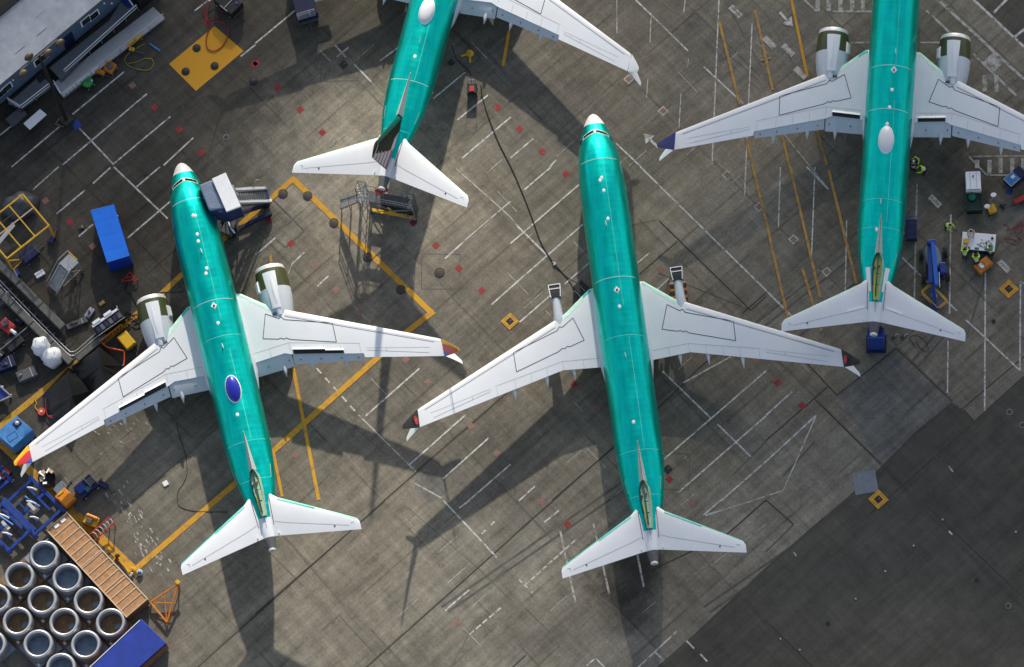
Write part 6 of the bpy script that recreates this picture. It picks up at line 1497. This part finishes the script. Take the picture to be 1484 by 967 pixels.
for (u, v) in ((124,30),(136,22),(56,88),(65,81),(3,134),(10,127)):
    q = onwall(u, v, R0+nx*.12, nx)
    w_ = T.part('window', MB().box(q-nx*.02, (1.02,.06,1.15), math.atan2(ax.y, ax.x)), 'tape')
    mb = MB().box(q-nx*.06, (.78,.04,.92), math.atan2(ax.y, ax.x)); mb.v = [x-T.b for x in mb.v]; mb.build('pane', 'glass', w_)
for (u, v) in ((100,60),(-20,150)): 
    q = onwall(u, v, R0+nx*.12, nx); T.part('door', MB().box(Vector((q.x,q.y,1.75))-nx*.02, (1.0,.06,2.1), math.atan2(ax.y, ax.x)), 'navy')
for (u, v) in ((150,4),(161,4),(18,115)): q = onwall(u, v, R0+nx*.12, nx); T.part('wall_lamp', MB().ball(q-nx*.08, .09, 8, 6), 'wfilm', True)
aw = math.atan2(ax.y, ax.x)
# deck and ramp
T = Th('access_ramp', 'ribbed metal access ramp with white railings in front of the site office', 'ramp', P(160,80))
zd = .95
T.part('landing_deck', MB().prism([P(72,98,zd),P(158,30,zd),P(176,2,zd),P(196,8,zd),P(88,116,zd)], zd-.08), 'deck')
r0, r1, r2, r3 = P(91,142,.55), P(239,27,.35), P(222,10,.35), P(77,121,.55)
T.part('ramp_plate', MB().prism([r0,r1,r2,r3], .2), 'alu')
n_ = 64
for k in range(n_): t = (k+.5)/n_; T.part('tread_rib', MB().bar(e2(r0,r1,t)+Vector((0,0,.02)), e2(r3,r2,t)+Vector((0,0,.02)), .045, .03), 'steel')
def rail(T, pts_, h=1.05, m='lgrey', posts=6, mid=True, r=.03):
    for i in range(len(pts_)-1):
        A_, B_ = pts_[i], pts_[i+1]
        T.part('handrail', MB().bar(A_+Vector((0,0,h)), B_+Vector((0,0,h)), r*2), m)
        if mid: T.part('mid_rail', MB().bar(A_+Vector((0,0,h*.5)), B_+Vector((0,0,h*.5)), r*1.5), m)
        for k in range(posts+1): q = A_.lerp(B_, k/posts); T.part('rail_post', MB().bar(q-Vector((0,0,.3)), q+Vector((0,0,h)), r*1.6), 'steel')
rail(T, [r0, r1], 1.0, 'lgrey', 7); rail(T, [P(95,108,.95), P(200,14,.95)], 1.0, 'tape', 6); rail(T, [P(195,14,.95), P(180,-8,.95)], 1.0, 'tape', 2); rail(T, [r0, P(80,123,.6)], 1.0, 'tape', 1)
rail(T, [e2(r0,r1,.0), e2(r0,r1,.36)], .72, 'tape', 10)
T = Th('door_porch', 'small door porch with white railings left of the metal ramp', 'porch', P(50,130)); T.part('deck', MB().prism([P(12,150,.9),P(32,158,.9),P(76,126,.9),P(60,108,.9)], .8), 'deck'); rail(T, [P(13,148,.9), P(32,160,.9), P(73,128,.9), P(80,134,.9)], 1.0, 'tape', 2)
T.part('dark_mat', MB().prism([P(50,112,.93),P(64,100,.93),P(72,108,.93),P(58,121,.93)], .91), 'black'); T.part('step', MB().box(P(24,170,.25), (1.6,.9,.3), aw), 'dgrey')
T = Th('floor_mat', 'dark blue mat at the top end of the site office deck', 'mat', P(186,6)); T.part('mat', MB().prism([P(172,-2,.99),P(184,-10,.99),P(196,8,.99),P(186,12,.99)], .96), 'bluep'); T.part('mat_border', MB().bar(P(172,-2,1.0), P(186,12,1.0), .05), 'navy')
# mast with four floodlights
b = P(97,176); T = Th('floodlight_mast', 'tall dark lighting mast with four bronze floodlights beside the porch', 'light mast', b)
zm = 14.6; T.part('pole', MB().cyl(b, b+Vector((0,0,zm)), .17, .11, 16), 'black', True, auto=40); T.part('base', MB().box(b+Vector((0,0,.3)), (.9,.9,.6), aw), 'iron', bevel=.05)
tp = b+Vector((0,0,zm)); A_ = tp-ax*1.9; B_ = tp+ax*1.9; T.part('cross_arm', MB().bar(A_, B_, .10), 'dgrey')
for q, dz, s in ((A_,0,-1),(B_,0,-1),(tp-ax*.65,.1,1),(tp+ax*.65,.1,-1)):
    qq = q-nx*.45*s*-1 if s > 0 else q-nx*.35
    mb = MB().loft([[qq+ax*(w_*math.cos(t))+nx*(w_*.62*math.sin(t))+Vector((0,0,z_)) for t in [i*math.pi/8 for i in range(16)]] for w_, z_ in ((.10,.32),(.30,.26),(.40,.05),(.42,-.1),(.36,-.12))])
    T.part('floodlight', mb, 'lampb', True, auto=40); T.part('bracket', MB().bar(q, qq, .06), 'dgrey')
T = Th('guard_fence', 'short dark guard rail around the foot of the lighting mast', 'guard rail', P(90,182)); T.part('rail', MB().bar(P(80,180,.8), P(86,172,.8), .07).bar(P(80,180,.8), P(92,184,.8), .07), 'dgrey'); 
for u, v in ((80,180),(86,172),(92,184)): T.part('post', MB().bar(P(u,v,0), P(u,v,.8), .07), 'dgrey')
tag(MB().prism([P(34,179,.9),P(58,158,.9),P(67.5,166,.9),P(43,188,.9)], .78).build('white_table', 'tape'), 'pale rectangular board in the dark below the porch', 'board')
tag(MB().prism([P(103,180,.05),P(112,172,.05),P(119,182,.05),P(110,190,.05)], .01).build('blue_plate', 'bluep'), 'small blue plate at the foot of the lighting mast', 'plate')
# small machines below the ramp
c = P(128,122); T = Th('green_bin', 'bright green wheeled machine under the edge of the metal ramp', 'machine', c); F = frame(c, aw)
T.part('body', MB().ball(F(0,0,.5), .5, 16, 8, .75), 'vgreen', True); T.part('vent', MB().box(F(.1,-.15,.9), (.3,.2,.08), aw), 'dgrey'); T.part('cap', MB().ball(F(.3,-.25,.75), .07, 8, 6), 'wfilm', True); wheels(T, F, aw, ((-.3,-.4),(.3,-.4),(-.3,.4),(.3,.4)), .14, .08)
T, F, zt = cart('orange_compressor', 'orange engine driven compressor beside the metal ramp', 'compressor', 161, 101, aw+.3, .95, .8, .4, 'org', wr=.14); T.part('engine', MB().ball(F(0,0,zt), .28, 12, 8, .8), 'dgrey', True); T.part('guard', MB().tube([F(.4*math.cos(t),.4*math.sin(t),zt+.1) for t in (0,1.05,2.1,3.14,4.2,5.25)], .025, 6, True), 'org')
T, F, zt = cart('orange_case', 'flat orange case between the green machine and the orange compressor', 'case', 146, 107, aw-1.1, .9, .4, .3, 'org', wr=.1); T.part('lid', MB().box(F(0,0,zt+.02), (.7,.36,.05), aw-1.1), 'org', bevel=.02)
T, F, zt = cart('yellow_pump', 'yellow pump trolley at the edge of the metal ramp by the yellow hose', 'pump', 196, 61, aw, 1.7, .35, .25, 'yel', wr=.12); T.part('motor', MB().cyl(F(-.5,0,zt+.1), F(.1,0,zt+.1), .13), 'yel', True, auto=40)
T, F, zt = cart('yellow_hand_pump', 'small upright yellow pump left of the yellow hose loop', 'pump', 192, 74, aw-1.0, .5, .3, .3, 'yel', wr=.1); T.part('handle', MB().bar(F(0,0,zt), F(.2,0,zt+.4), .04), 'dgrey')
tag(MB().bar(P(217,63,.06), P(232,74,.06), .12, .06).build('blue_plank', 'lblue'), 'short pale blue plank on the ground beside the yellow hose', 'plank')
tag(MB().prism([P(143,-20,3.0),P(225,-90,3.0),P(320,-90,3.0),P(226,2,3.0),P(205,10,3.0),P(196,-6,3.0)], .3).build('dark_shed_roof', 'black') if False else MB().box(P(205,-14)+Vector((0,0,1.0)), (2.2,2.6,2.0), aw).build('dark_cabinet', 'black', bevel=.05), 'black cabinet at the top edge behind the end of the ramp', 'cabinet')
